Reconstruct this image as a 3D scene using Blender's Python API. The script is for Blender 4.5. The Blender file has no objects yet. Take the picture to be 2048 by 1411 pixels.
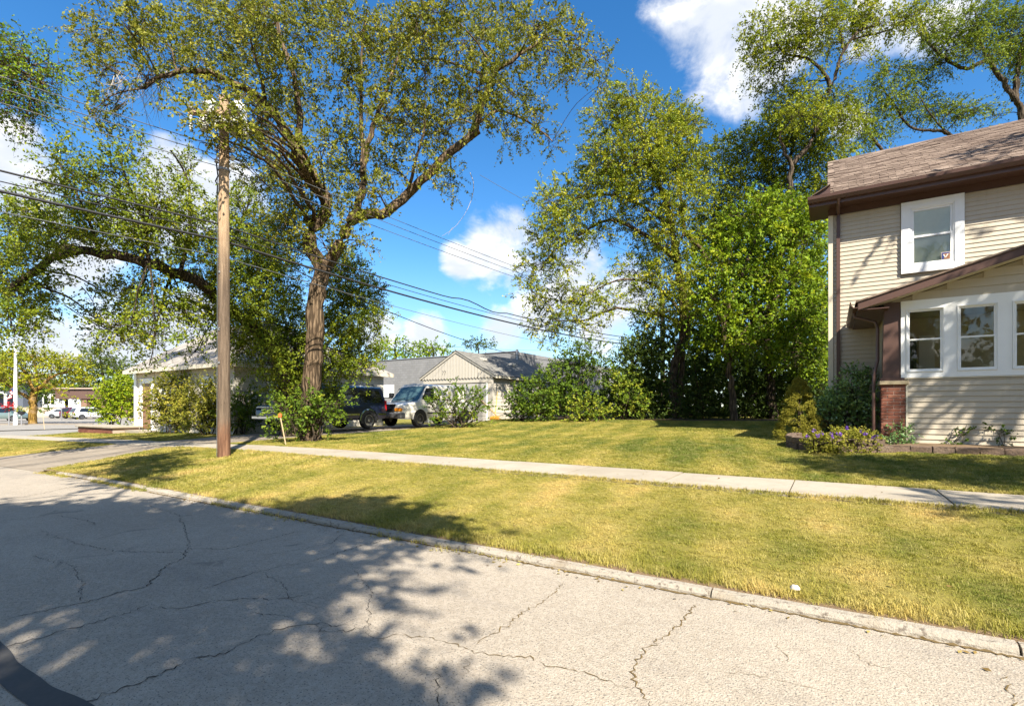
import bpy, bmesh, math, random
import numpy as np
from mathutils import Vector, Matrix
random.seed(7); RNG = np.random.default_rng(11)
sc = bpy.context.scene
COL = sc.collection
# ------------------------------------------------------------------ camera
FPX, HZ, CX, CAMZ = 1011.0, 815.0, 1024.0, 1.35
YAW = math.radians(32.2)
FWD = np.array([-math.sin(YAW), math.cos(YAW), 0.0]); RGT = np.array([math.cos(YAW), math.sin(YAW), 0.0])
cam = bpy.data.objects.new('camera', bpy.data.cameras.new('camera')); COL.objects.link(cam)
cam.location = (0, 0, CAMZ); cam.rotation_euler = (math.radians(90), 0, YAW)
cam.data.sensor_width = 36; cam.data.lens = FPX / 2048 * 36; cam.data.shift_y = (HZ - 705.5) / 2048
cam.data.clip_start = 0.1; cam.data.clip_end = 5000
sc.camera = cam
# ------------------------------------------------------------------ sun, exposure
SUN = np.array([0.87, -0.64, 1.0]); SUN = SUN / np.linalg.norm(SUN)
sl = bpy.data.lights.new('sun', 'SUN'); sl.energy = 5.0; sl.angle = math.radians(0.55); sl.color = (1.0, 0.92, 0.79)
so = bpy.data.objects.new('sun', sl); COL.objects.link(so)
so.rotation_euler = Vector((-SUN[0], -SUN[1], -SUN[2])).to_track_quat('-Z', 'Y').to_euler(); so.location = (20, -15, 30)
sc.view_settings.view_transform = 'Standard'; sc.view_settings.look = 'None'
sc.view_settings.exposure = 1.48; sc.view_settings.gamma = 1.0
# ------------------------------------------------------------------ node helpers
class NT:
    def __init__(s, tree): s.t = tree; s.n = tree.nodes; s.l = tree.links
    def new(s, typ, **kw):
        nd = s.n.new(typ)
        for k, v in kw.items(): setattr(nd, k, v)
        return nd
    def put(s, sock, v):
        if isinstance(v, bpy.types.NodeSocket): s.l.new(v, sock)
        elif v is not None:
            if sock.type == 'RGBA' and len(v) == 3: v = (*v, 1)
            sock.default_value = v
    def math(s, op, a, b=None, c=None, clamp=False):
        nd = s.new('ShaderNodeMath', operation=op, use_clamp=clamp)
        s.put(nd.inputs[0], a)
        if b is not None: s.put(nd.inputs[1], b)
        if c is not None: s.put(nd.inputs[2], c)
        return nd.outputs[0]
    def vmath(s, op, a, b=None):
        nd = s.new('ShaderNodeVectorMath', operation=op)
        s.put(nd.inputs[0], a)
        if b is not None: s.put(nd.inputs[1], b)
        return nd.outputs['Value'] if op in ('DISTANCE', 'DOT_PRODUCT', 'LENGTH') else nd.outputs['Vector']
    def mix(s, f, a, b, blend='MIX'):
        nd = s.new('ShaderNodeMix', data_type='RGBA', blend_type=blend)
        s.put(nd.inputs[0], f); s.put(nd.inputs[6], a); s.put(nd.inputs[7], b)
        return nd.outputs[2]
    def noise(s, vec, scale, detail=3, rough=0.5, dist=0.0):
        nd = s.new('ShaderNodeTexNoise'); s.put(nd.inputs['Vector'], vec)
        nd.inputs['Scale'].default_value = scale; nd.inputs['Detail'].default_value = detail
        nd.inputs['Roughness'].default_value = rough; nd.inputs['Distortion'].default_value = dist
        return nd.outputs['Fac']
    def voro(s, vec, scale, feat='F1', out='Distance'):
        nd = s.new('ShaderNodeTexVoronoi', feature=feat); s.put(nd.inputs['Vector'], vec); nd.inputs['Scale'].default_value = scale
        return nd.outputs[out]
    def sstep(s, v, a, b, o0=0.0, o1=1.0):
        nd = s.new('ShaderNodeMapRange', interpolation_type='SMOOTHSTEP'); s.put(nd.inputs[0], v)
        for i, x in enumerate((a, b, o0, o1)): nd.inputs[i + 1].default_value = x
        return nd.outputs[0]
    def ramp(s, f, stops):
        nd = s.new('ShaderNodeValToRGB'); s.put(nd.inputs[0], f); e = nd.color_ramp.elements
        while len(e) < len(stops): e.new(0.5)
        for el, (p, c) in zip(e, stops): el.position = p; el.color = (*c, 1)
        return nd.outputs[0]
    def scale(s, vec, xyz): return s.vmath('MULTIPLY', vec, xyz)
    def pos(s): return s.new('ShaderNodeNewGeometry').outputs['Position']
    def obj(s): return s.new('ShaderNodeTexCoord').outputs['Object']
    def rnd(s): return s.new('ShaderNodeObjectInfo').outputs['Random']
    def attr(s, name): return s.new('ShaderNodeAttribute', attribute_name=name).outputs['Fac']
    def bump(s, h, strength=0.5, dist=0.01):
        nd = s.new('ShaderNodeBump'); s.put(nd.inputs['Height'], h)
        nd.inputs['Strength'].default_value = strength; nd.inputs['Distance'].default_value = dist
        return nd.outputs[0]
def mat(name, build=None, col=(0.5, 0.5, 0.5), rough=0.6, metal=0.0, spec=0.5, var=0.0, vscale=6.0):
    m = bpy.data.materials.new(name); m.use_nodes = True; t = NT(m.node_tree)
    bs = t.n['Principled BSDF']
    bs.inputs['Roughness'].default_value = rough; bs.inputs['Metallic'].default_value = metal
    bs.inputs['Specular IOR Level'].default_value = spec
    if build: build(t, bs)
    else:
        n = t.noise(t.pos(), vscale, 5, 0.6)
        v = max(var, 0.06)
        t.put(bs.inputs['Base Color'], t.mix(n, tuple(c * (1 - v) for c in col), tuple(min(1, c * (1 + v)) for c in col)))
    return m
# ------------------------------------------------------------------ world: sky with cumulus
def pix_dir(u, v):
    d = FWD * FPX + RGT * (u - CX) + np.array([0, 0, HZ - v]); return d / np.linalg.norm(d)
def P(u, v, D):
    return np.array([0, 0, CAMZ]) + (FWD * FPX + RGT * (u - CX) + np.array([0, 0, HZ - v])) * (D / FPX)
w = bpy.data.worlds.new('World'); sc.world = w; w.use_nodes = True
t = NT(w.node_tree); bg = t.n['Background']; bg.inputs['Strength'].default_value = 0.1
sky = t.new('ShaderNodeTexSky', sky_type='NISHITA'); sky.sun_disc = False
sky.sun_elevation = math.asin(SUN[2]); sky.sun_rotation = math.atan2(SUN[0], SUN[1])
sky.air_density = 1.0; sky.dust_density = 0.25; sky.ozone_density = 3.0; sky.altitude = 200
hs = t.new('ShaderNodeHueSaturation'); hs.inputs['Saturation'].default_value = 1.30; hs.inputs['Value'].default_value = 0.84; t.l.new(sky.outputs[0], hs.inputs['Color'])
D_ = t.vmath('NORMALIZE', t.new('ShaderNodeTexCoord').outputs['Generated'])
sep = t.new('ShaderNodeSeparateXYZ'); t.l.new(D_, sep.inputs[0]); dz = sep.outputs['Z']
inv = t.math('DIVIDE', 1.0, t.math('ADD', t.math('MAXIMUM', dz, 0.0), 0.22))
CP = t.vmath('MULTIPLY', D_, (1, 1, 1.6))
CLOUDS = [(1440, 60, .115), (1510, 90, .10), (1385, 70, .06), (1560, 20, .09), (985, 490, .075), (1035, 470, .055), (1060, 520, .075), (925, 520, .045), (1130, 560, .085),
          (1200, 640, .09), (1080, 620, .06), (1000, 665, .05), (850, 672, .05), (1260, 590, .07), (760, 660, .05), (345, 345, .05), (405, 400, .065), (250, 420, .06), (480, 380, .05), (330, 440, .07),
          (20, 290, .05), (40, 380, .06), (170, 540, .06), (60, 700, .05), (100, 690, .05), (220, 690, .06), (300, 700, .07), (380, 650, .06),
          (1700, 240, .03), (1880, 40, .05), (1770, 30, .06)]
mask = None
for (u, v, r) in CLOUDS:
    d = pix_dir(u, v)
    q = t.math('MULTIPLY', t.vmath('DISTANCE', D_, tuple(d)), 1.0 / r)
    b = t.math('SUBTRACT', 1.0, t.math('MULTIPLY', q, q))
    mask = b if mask is None else t.math('SMOOTH_MAX', mask, b, 0.3)
mask = t.math('MAXIMUM', mask, -0.8)
elsew = t.noise(t.vmath('MULTIPLY', D_, (2.1, 2.1, 4.0)), 1.7, 2, 0.5)       # cumulus added only outside the view, thickened to whiten the ambient light
infr = t.sstep(t.vmath('DOT_PRODUCT', D_, tuple(FWD)), 0.30, 0.55)
els = t.math('SUBTRACT', t.math('MULTIPLY', elsew, 3.4), 1.5)
els = t.math('SUBTRACT', els, t.math('MULTIPLY', infr, 2.2))
mask = t.math('MAXIMUM', mask, els)
n1 = t.noise(CP, 7.0, 8, 0.60, 0.25)
n2 = t.noise(t.vmath('ADD', CP, (SUN[0] * .015, SUN[1] * .015, .05)), 7.0, 4, 0.55, 0.25)
dens = t.math('ADD', mask, t.math('MULTIPLY', t.math('SUBTRACT', n1, 0.5), 3.6))
den2 = t.math('ADD', mask, t.math('MULTIPLY', t.math('SUBTRACT', n2, 0.5), 3.6))
alpha = t.sstep(dens, -.05, 1.0)
lit = t.sstep(t.math('SUBTRACT', den2, t.math('MULTIPLY', dens, 0.45)), 0.65, -0.35)
ccol = t.mix(lit, (3.2, 3.4, 3.75), (5.4, 5.25, 5.0))
low = t.sstep(dz, 0.0, 0.30, 0.9, 0.0)
skyc = t.mix(t.math('MULTIPLY', low, 0.45), hs.outputs[0], (2.6, 3.5, 4.4))
t.put(bg.inputs['Color'], t.mix(t.math('MULTIPLY', alpha, 0.97), skyc, ccol))
# ------------------------------------------------------------------ object helpers
def tag(o, label=None, cat=None, group=None, kind=None):
    if label: o['label'] = label
    if cat: o['category'] = cat
    if group: o['group'] = group
    if kind: o['kind'] = kind
    return o
def attach(o, parent):
    o.parent = parent
    if parent is not None: o.matrix_parent_inverse = Matrix.Translation(-Vector(ROOTLOC.get(parent.name, (0, 0, 0))))
ROOTLOC = {}
def empty(name, loc, label=None, cat=None, group=None, rotz=0.0, kind=None):
    o = bpy.data.objects.new(name, None); COL.objects.link(o); o.location = loc; o.rotation_euler = (0, 0, rotz)
    o.empty_display_size = 0.2
    ROOTLOC[o.name] = tuple(loc)
    return tag(o, label, cat, group, kind)
def link(name, me, m, parent=None, local=False, loc=None):
    if m is not None and len(me.materials) == 0: me.materials.append(m)
    o = bpy.data.objects.new(name, me); COL.objects.link(o)
    if parent is not None:
        if local: o.parent = parent
        else: attach(o, parent)
    if loc is not None: o.location = loc
    return o
def npmesh(name, V, F, smooth=False, attrs=None):
    V = np.asarray(V, dtype=np.float32).reshape(-1, 3); F = np.asarray(F, dtype=np.int32); k = F.shape[1]
    me = bpy.data.meshes.new(name); me.vertices.add(len(V)); me.vertices.foreach_set('co', V.ravel())
    me.loops.add(F.size); me.loops.foreach_set('vertex_index', F.ravel())
    me.polygons.add(len(F)); me.polygons.foreach_set('loop_start', np.arange(0, F.size, k, dtype=np.int32))
    me.polygons.foreach_set('loop_total', np.full(len(F), k, dtype=np.int32))
    if smooth: me.polygons.foreach_set('use_smooth', np.ones(len(F), dtype=bool))
    if attrs:
        for nm, (dom, dat) in attrs.items():
            a = me.attributes.new(nm, 'FLOAT', dom); a.data.foreach_set('value', np.asarray(dat, dtype=np.float32))
    me.update(calc_edges=True); return me
class MB:
    def __init__(s): s.v = []; s.f = []
    def add(s, vs, fs):
        b = len(s.v); s.v += [tuple(map(float, x)) for x in vs]; s.f += [tuple(i + b for i in q) for q in fs]; return s
    def box(s, x0, x1, y0, y1, z0, z1):
        vs = [(x, y, z) for z in (z0, z1) for y in (y0, y1) for x in (x0, x1)]
        return s.add(vs, [(0, 2, 3, 1), (4, 5, 7, 6), (0, 1, 5, 4), (2, 6, 7, 3), (0, 4, 6, 2), (1, 3, 7, 5)])
    def prism(s, poly, a, b, axis='y'):
        n = len(poly)
        mk = {'y': lambda p, k: (p[0], k, p[1]), 'x': lambda p, k: (k, p[0], p[1]), 'z': lambda p, k: (p[0], p[1], k)}[axis]
        vs = [mk(p, a) for p in poly] + [mk(p, b) for p in poly]
        return s.add(vs, [tuple(range(n)), tuple(range(2 * n - 1, n - 1, -1))] + [(i, n + i, n + (i + 1) % n, (i + 1) % n) for i in range(n)])
    def tube(s, pts, rad, n=8, cap=True):
        pts = [Vector(p) for p in pts]; rad = rad if isinstance(rad, (list, tuple)) else [rad] * len(pts)
        up = None; rings = []
        for i, p in enumerate(pts):
            d = (pts[min(i + 1, len(pts) - 1)] - pts[max(i - 1, 0)]).normalized()
            if up is None: up = d.orthogonal().normalized()
            up = (up - d * up.dot(d)); up = up.normalized() if up.length > 1e-5 else d.orthogonal().normalized()
            sd = d.cross(up)
            rings.append([p + (up * math.cos(2 * math.pi * k / n) + sd * math.sin(2 * math.pi * k / n)) * rad[i] for k in range(n)])
        vs = [v for r in rings for v in r]; fs = []
        for i in range(len(pts) - 1):
            for k in range(n): fs.append((i * n + k, i * n + (k + 1) % n, (i + 1) * n + (k + 1) % n, (i + 1) * n + k))
        if cap: fs += [tuple(range(n - 1, -1, -1)), tuple((len(pts) - 1) * n + k for k in range(n))]
        return s.add(vs, fs)
    def lathe(s, prof, c, axis='z', n=20):
        c = Vector(c); vs = []
        for (r, h) in prof:
            for k in range(n):
                a = 2 * math.pi * k / n
                q = {'z': (r * math.cos(a), r * math.sin(a), h), 'y': (r * math.cos(a), h, r * math.sin(a)), 'x': (h, r * math.cos(a), r * math.sin(a))}[axis]
                vs.append(c + Vector(q))
        m = len(prof); fs = [(i * n + k, i * n + (k + 1) % n, (i + 1) * n + (k + 1) % n, (i + 1) * n + k) for i in range(m - 1) for k in range(n)]
        return s.add(vs, fs)
    def mesh(s, name, smooth=False, bevel=0.0, weld=False):
        me = bpy.data.meshes.new(name); me.from_pydata(s.v, [], s.f); bm = bmesh.new(); bm.from_mesh(me)
        if weld: bmesh.ops.remove_doubles(bm, verts=bm.verts, dist=1e-4)
        bmesh.ops.recalc_face_normals(bm, faces=bm.faces)
        if bevel > 0: bmesh.ops.bevel(bm, geom=list(bm.edges), offset=bevel, segments=1, affect='EDGES', profile=0.5)
        bm.to_mesh(me); bm.free()
        if smooth:
            me.polygons.foreach_set('use_smooth', np.ones(len(me.polygons), dtype=bool))
            me.set_sharp_from_angle(angle=math.radians(38))
        return me
    def build(s, name, m, parent=None, smooth=False, bevel=0.0, local=False, weld=False):
        return link(name, s.mesh(name, smooth, bevel, weld), m, parent, local)
def box(name, x0, x1, y0, y1, z0, z1, m, parent=None, bevel=0.0, local=False):
    return MB().box(x0, x1, y0, y1, z0, z1).build(name, m, parent, False, bevel, local)
# ------------------------------------------------------------------ terrain heights
def interp(y, xs, zs): return np.interp(y, xs, zs)
def ground_z(X, Y):
    X = np.asarray(X, float); Y = np.asarray(Y, float)
    zR = interp(Y, [3.9, 7, 8.2, 11, 14, 22, 40], [.045, .305, .325, .56, .64, .80, .85])
    zM = interp(Y, [3.9, 7, 8.2, 12, 16, 21, 24, 40], [.045, .305, .325, .41, .52, .76, .80, .85])
    zL = interp(Y, [3.9, 7, 8.2, 20, 40], [.045, .305, .325, .46, .50])
    a = np.clip((X + 16.0) / 2.2, 0, 1); a = a * a * (3 - 2 * a); b = np.clip((X + 7.0) / 5.0, 0, 1); b = b * b * (3 - 2 * b)
    z = zL * (1 - a) + (zM * (1 - b) + zR * b) * a
    drop = 0.016 * np.clip(-X - 12, 0, 24) * interp(Y, [0, 9, 12, 20], [1, 1, .35, .25])
    z = z - drop
    return z + 0.010 * np.sin(X * 0.9 + Y * .4) * np.clip((Y - 9) / 4, 0, 1)
def gz(x, y): return float(ground_z(x, y))
def road_z(x): return -0.016 * max(0.0, -x - 12)
def on_ground(u, v, z=0.0):
    D = (CAMZ - z) * FPX / (v - HZ); return P(u, v, D)
KERB_Y, SW0, SW1 = 3.80, 7.0, 8.2
# ------------------------------------------------------------------ materials of the setting
def m_asphalt(t, bs):
    p = t.pos()
    big = t.noise(p, 0.55, 4, 0.6); mid = t.noise(p, 5.0, 4, 0.6)
    sp = t.voro(p, 95.0); sp2 = t.voro(p, 46.0, out='Color'); s2 = t.new('ShaderNodeSeparateColor'); t.l.new(sp2, s2.inputs[0])
    c = t.mix(t.sstep(big, .3, .7), (.290, .248, .194), (.362, .312, .246))
    c = t.mix(t.math('MULTIPLY', t.sstep(mid, .35, .75), .35), c, (.23, .196, .155))
    c = t.mix(t.math('MULTIPLY', t.sstep(s2.outputs[0], .0, 1.0), .30), c, (.50, .45, .38))
    pit = t.math('MULTIPLY', t.sstep(t.noise(p, 75.0, 2, .6), .57, .66), .80)
    c = t.mix(pit, c, (.085, .078, .07))
    fine = t.sstep(t.noise(p, 150.0, 2, .7), .35, .65)
    c = t.mix(t.math('MULTIPLY', fine, .28), c, (.13, .12, .11))
    st = t.sstep(t.noise(t.scale(p, (.35, 1.6, 1)), 1.1, 4, .6), .52, .72)
    c = t.mix(t.math('MULTIPLY', st, .28), c, (.17, .16, .15))
    oil = t.math('MULTIPLY', t.sstep(t.noise(p, 1.9, 3, .55, .8), .66, .74), .45)
    c = t.mix(oil, c, (.10, .09, .08))
    t.put(bs.inputs['Base Color'], c)
    t.put(bs.inputs['Normal'], t.bump(t.math('SUBTRACT', sp, t.math('MULTIPLY', pit, .6)), .55, .006))
M_ASPHALT = mat('asphalt', m_asphalt, rough=.85, spec=.25)
def concrete(c0, c1, dirt):
    def f(t, bs):
        p = t.pos()
        c = t.mix(t.sstep(t.noise(p, 1.3, 5, .65), .3, .7), c0, c1)
        c = t.mix(t.math('MULTIPLY', t.sstep(t.noise(p, 9, 5, .7), .5, .75), .5), c, dirt)
        c = t.mix(t.math('MULTIPLY', t.sstep(t.noise(p, 60, 3, .7), .55, .75), .4), c, tuple(x * .5 for x in dirt))
        rr = t.math('MULTIPLY', t.rnd(), .18)
        c = t.mix(rr, c, dirt)
        t.put(bs.inputs['Base Color'], c); t.put(bs.inputs['Normal'], t.bump(t.noise(p, 55, 5, .7), .35, .008))
    return f
M_WALK = mat('sidewalk_concrete', concrete((.30, .262, .205), (.37, .33, .265), (.21, .178, .13)), rough=.85, spec=.25)
M_DRIVE = mat('driveway_concrete', concrete((.21, .175, .135), (.28, .24, .19), (.13, .105, .08)), rough=.9, spec=.2)
def m_kerb(t, bs):
    p = t.pos()
    c = t.mix(t.noise(p, 3, 4, .6), (.27, .24, .195), (.36, .325, .27))
    c = t.mix(t.sstep(t.noise(p, 22, 4, .7), .54, .66), c, (.15, .125, .10))
    c = t.mix(t.math('MULTIPLY', t.sstep(t.noise(p, 2.2, 4, .7), .52, .70), .6), c, (.25, .20, .14))
    t.put(bs.inputs['Base Color'], c); t.put(bs.inputs['Normal'], t.bump(t.noise(p, 30, 5, .75), .8, .02))
M_KERB = mat('kerb_concrete', m_kerb, rough=.9, spec=.2)
def grass_col(t, p, dark=1.0):
    dark = dark * 1.48
    n1 = t.noise(p, 0.42, 3, .55); n2 = t.noise(p, 1.7, 4, .6); n3 = t.noise(t.scale(p, (.55, .16, 1)), 2.2, 3, .5)
    k = t.math('ADD', t.math('MULTIPLY', n1, .50), t.math('ADD', t.math('MULTIPLY', n2, .35), t.math('MULTIPLY', n3, .15)))
    sy = t.new('ShaderNodeSeparateXYZ'); t.l.new(p, sy.inputs[0])
    dry = t.sstep(sy.outputs['Y'], 10.5, 6.0, -.045, .040)            # the verge and the front of the yard are the driest
    k = t.math('ADD', k, dry)
    st = t.math('SINE', t.math('MULTIPLY', t.math('ADD', sy.outputs['X'], t.math('MULTIPLY', sy.outputs['Y'], .22)), 6.0))
    k = t.math('ADD', k, t.math('MULTIPLY', st, .036))
    d = dark
    return t.ramp(k, [(.36, (.080 * d, .100 * d, .014 * d)), (.45, (.145 * d, .140 * d, .021 * d)), (.52, (.205 * d, .180 * d, .036 * d)), (.60, (.268 * d, .218 * d, .058 * d)), (.68, (.35 * d, .255 * d, .085 * d))])
def m_lawn(t, bs):
    p = t.pos(); c = grass_col(t, p, .80)
    c = t.mix(t.math('MULTIPLY', t.sstep(t.noise(p, 34, 4, .7), .42, .68), .5), c, (.085, .062, .024))
    c = t.mix(t.math('MULTIPLY', t.sstep(t.noise(p, 120, 2, .7), .45, .65), .5), c, (.30, .25, .09))
    sy = t.new('ShaderNodeSeparateXYZ'); t.l.new(p, sy.inputs[0])
    edge = t.math('ADD', sy.outputs['Y'], t.math('MULTIPLY', t.noise(p, 4.5, 4, .7), -.30))          # bare earth worn along the kerb
    c = t.mix(t.sstep(edge, KERB_Y + .10, KERB_Y - .02), c, t.mix(t.noise(p, 40, 4, .7), (.16, .105, .06), (.27, .19, .12)))
    t.put(bs.inputs['Base Color'], c); t.put(bs.inputs['Normal'], t.bump(t.noise(p, 60, 4, .8), .8, .03))
M_LAWN = mat('lawn_soil', m_lawn, rough=.95, spec=.1)
def m_blade(t, bs):
    p = t.pos(); c = grass_col(t, p, 1.12)
    r = t.rnd()
    c = t.mix(t.sstep(r, .72, .80, 0, .45), c, (.44, .37, .15)); c = t.mix(t.sstep(r, .22, .12, 0, .45), c, (.095, .13, .016))
    t.put(bs.inputs['Base Color'], c)
    tr = t.new('ShaderNodeBsdfTranslucent'); t.put(tr.inputs['Color'], c)
    mx = t.new('ShaderNodeMixShader'); mx.inputs[0].default_value = .3
    t.l.new(bs.outputs[0], mx.inputs[1]); t.l.new(tr.outputs[0], mx.inputs[2]); t.l.new(mx.outputs[0], t.n['Material Output'].inputs[0])
M_BLADE = mat('grass_blade', m_blade, rough=.6, spec=.25)
M_SOIL = mat('bare_soil', None, (.15, .105, .065), .95, spec=.1, var=.35, vscale=30)
M_GROUND = mat('far_ground', None, (.13, .13, .05), .95, spec=.1, var=.3, vscale=.2)
M_CRACK = mat('crack_fill', None, (.035, .030, .025), .95, spec=.1, var=.4, vscale=20)
M_CRACKW = mat('crack_weeds', None, (.13, .092, .042), .95, spec=.1, var=.4, vscale=25)
M_TAR = mat('tar_seal', None, (.055, .053, .052), .7, spec=.3, var=.3, vscale=40)
M_STREET2 = mat('cross_street_asphalt', None, (.235, .22, .195), .9, spec=.2, var=.18, vscale=2.0)
def siding(col):
    def f(t, bs):
        p = t.pos(); n = t.noise(t.scale(p, (1, 1, 6)), 3.0, 5, .6)
        c = t.mix(n, tuple(x * .93 for x in col), tuple(x * 1.05 for x in col))
        c = t.mix(t.math('MULTIPLY', t.rnd(), .10), c, tuple(x * .8 for x in col)); c = t.mix(t.math('MULTIPLY', t.sstep(t.noise(t.scale(p, (5, 5, .35)), 2.4, 5, .65), .5, .75), .28), c, tuple(x * .62 for x in col))
        t.put(bs.inputs['Base Color'], c); t.put(bs.inputs['Normal'], t.bump(t.noise(t.scale(p, (6, 6, 60)), 10, 4, .6), .12, .004))
    return f
M_SIDE = mat('tan_siding', siding((.465, .405, .310)), rough=.5, spec=.35)
M_SIDE_BACK = mat('tan_siding_backing', None, (.33, .28, .20), .7)
M_BROWN = mat('brown_aluminium', None, (.082, .044, .034), .42, spec=.45, var=.12, vscale=4)
M_WHITE = mat('white_vinyl', None, (.78, .78, .76), .4, spec=.4, var=.03, vscale=3)
M_CREAMTRIM = mat('cream_trim', None, (.56, .50, .38), .5, var=.06)
M_STONECAP = mat('limestone_cap', None, (.34, .28, .18), .85, spec=.2, var=.3, vscale=35)
def m_brick(t, bs):
    r = t.rnd(); c = t.ramp(r, [(0, (.125, .044, .028)), (.5, (.185, .066, .040)), (1, (.235, .098, .060))])
    p = t.pos(); c = t.mix(t.sstep(t.noise(p, 45, 4, .7), .5, .72), c, (.10, .045, .032)); t.put(bs.inputs['Base Color'], c)
    t.put(bs.inputs['Normal'], t.bump(t.noise(p, 90, 4, .7), .5, .006))
M_BRICK = mat('red_brick', m_brick, rough=.85, spec=.25)
M_MORTAR = mat('mortar', None, (.36, .27, .22), .95, spec=.1, var=.2, vscale=40)
def m_shingle(c0, c1, c2):
    def f(t, bs):
        p = t.pos(); vc = t.new('ShaderNodeSeparateColor'); t.l.new(t.voro(t.scale(p, (3.2, 8.0, 8.0)), 1.0, out='Color'), vc.inputs[0]); r = t.math('ADD', t.math('MULTIPLY', t.rnd(), .35), t.math('MULTIPLY', vc.outputs[0], .65)); c = t.ramp(r, [(0, tuple(x * .8 for x in c0)), (.5, c1), (1, tuple(x * 1.15 for x in c2))])
        c = t.mix(t.sstep(t.noise(p, 110, 3, .7), .45, .65, 0, .45), c, tuple(x * .55 for x in c0))
        c = t.mix(t.sstep(t.noise(t.scale(p, (1, .3, .3)), 2.2, 4, .6), .45, .7, 0, .35), c, tuple(x * .7 for x in c1))
        t.put(bs.inputs['Base Color'], c); t.put(bs.inputs['Normal'], t.bump(t.noise(p, 160, 3, .7), .5, .004))
    return f
M_SHINGLE = mat('brown_shingle', m_shingle((.085, .058, .044), (.165, .122, .095), (.245, .190, .150)), rough=.9, spec=.15)
def glassmat(name, tint=(.9, .95, .93), refl=.35):
    m = bpy.data.materials.new(name); m.use_nodes = True; t = NT(m.node_tree); t.n.remove(t.n['Principled BSDF'])
    tr = t.new('ShaderNodeBsdfTransparent'); t.put(tr.inputs[0], tint)
    gl = t.new('ShaderNodeBsdfGlossy'); gl.inputs['Roughness'].default_value = .02; t.put(gl.inputs['Color'], (1, 1, 1))
    fr = t.new('ShaderNodeFresnel'); fr.inputs[0].default_value = 1.55
    f = t.math('ADD', t.math('MULTIPLY', fr.outputs[0], .9), refl * .06, clamp=True)
    t.put(gl.inputs['Normal'], t.bump(t.noise(t.pos(), 2.2, 2, .5), .06, .05))
    mx = t.new('ShaderNodeMixShader'); t.put(mx.inputs[0], f); t.l.new(tr.outputs[0], mx.inputs[1]); t.l.new(gl.outputs[0], mx.inputs[2])
    t.l.new(mx.outputs[0], t.n['Material Output'].inputs[0]); return m
M_GLASS = glassmat('window_glass')
M_BLIND = mat('window_shade', None, (.84, .86, .74), .8, var=.08, vscale=8)
M_ROOM = mat('dark_room', None, (.10, .085, .05), .9, var=.2)
M_BLOCK = mat('retaining_block', lambda t, bs: (
    t.put(bs.inputs['Base Color'], t.mix(t.sstep(t.noise(t.pos(), 26, 5, .7), .35, .68), t.ramp(t.rnd(), [(0, (.12, .085, .062)), (.5, (.175, .12, .085)), (1, (.215, .16, .115))]), (.10, .075, .06))),
    t.put(bs.inputs['Normal'], t.bump(t.noise(t.pos(), 28, 5, .75), 1.0, .03))), rough=.95, spec=.15)
# ------------------------------------------------------------------ ground, street, kerb, walk
def grid_mesh(name, xs, ys, zf):
    X, Y = np.meshgrid(xs, ys); Z = zf(X, Y); V = np.stack([X, Y, Z], -1).reshape(-1, 3)
    nx, ny = len(xs), len(ys); i = np.arange(nx * ny).reshape(ny, nx)
    F = np.stack([i[:-1, :-1], i[:-1, 1:], i[1:, 1:], i[1:, :-1]], -1).reshape(-1, 4); return npmesh(name, V, F, True)
tag(link('ground', grid_mesh('ground', np.array([-1500, -42, -33, 60, 1500.]), np.array([-1500, -5.6, 3.86, 60, 2500.]), lambda X, Y: np.full_like(X, -.62)), M_GROUND), 'wide flat ground around the street and lots', kind='structure')
def road_zz(X, Y): return -0.016 * np.clip(-X - 12, 0, 24) + 0 * Y
road = tag(link('road', grid_mesh('road', np.concatenate([np.linspace(-33, -12, 12), np.linspace(-11, 40, 18)]), np.array([-5.2, 0, 3.82]), road_zz), M_ASPHALT), 'pale worn cracked asphalt street', kind='structure')
def lawn_zz(X, Y):
    z = ground_z(X, Y) - .004
    sw = (Y > SW0 - .02) & (Y < SW1 + .02)
    z = np.where(sw, z - .05, z)
    dw = (X > -19.35) & (X < -15.65) & (Y > SW1 - .05)
    z = np.where(dw, z - .05, z)
    yy = np.clip((Y - KERB_Y) / (SW0 - KERB_Y), 0, 1)
    ap = (X > -20.4 + 1.1 * yy) & (X < -14.5 - 1.5 * yy) & (Y < SW0 + .1)
    return np.where(ap, z - .09, z)
xs = np.concatenate([np.arange(-33, -21, .5), np.arange(-21, 6, .15), np.arange(6, 41, .7)])
ys = np.concatenate([[3.86, 3.9], np.arange(4.0, 14, .15), np.arange(14, 26, .4), np.arange(26, 61, 2.0)])
tag(link('lawn', grid_mesh('lawn', xs, ys, lawn_zz), M_LAWN), 'mown sunburnt lawn on both sides of the sidewalk', kind='structure')
tag(link('opposite_verge', grid_mesh('opposite_verge', np.linspace(-33, 40, 10), np.array([-40., -12, -5.3]), lambda X, Y: np.full_like(X, .08)), M_LAWN), 'grass verge across the street', kind='structure')
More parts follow.
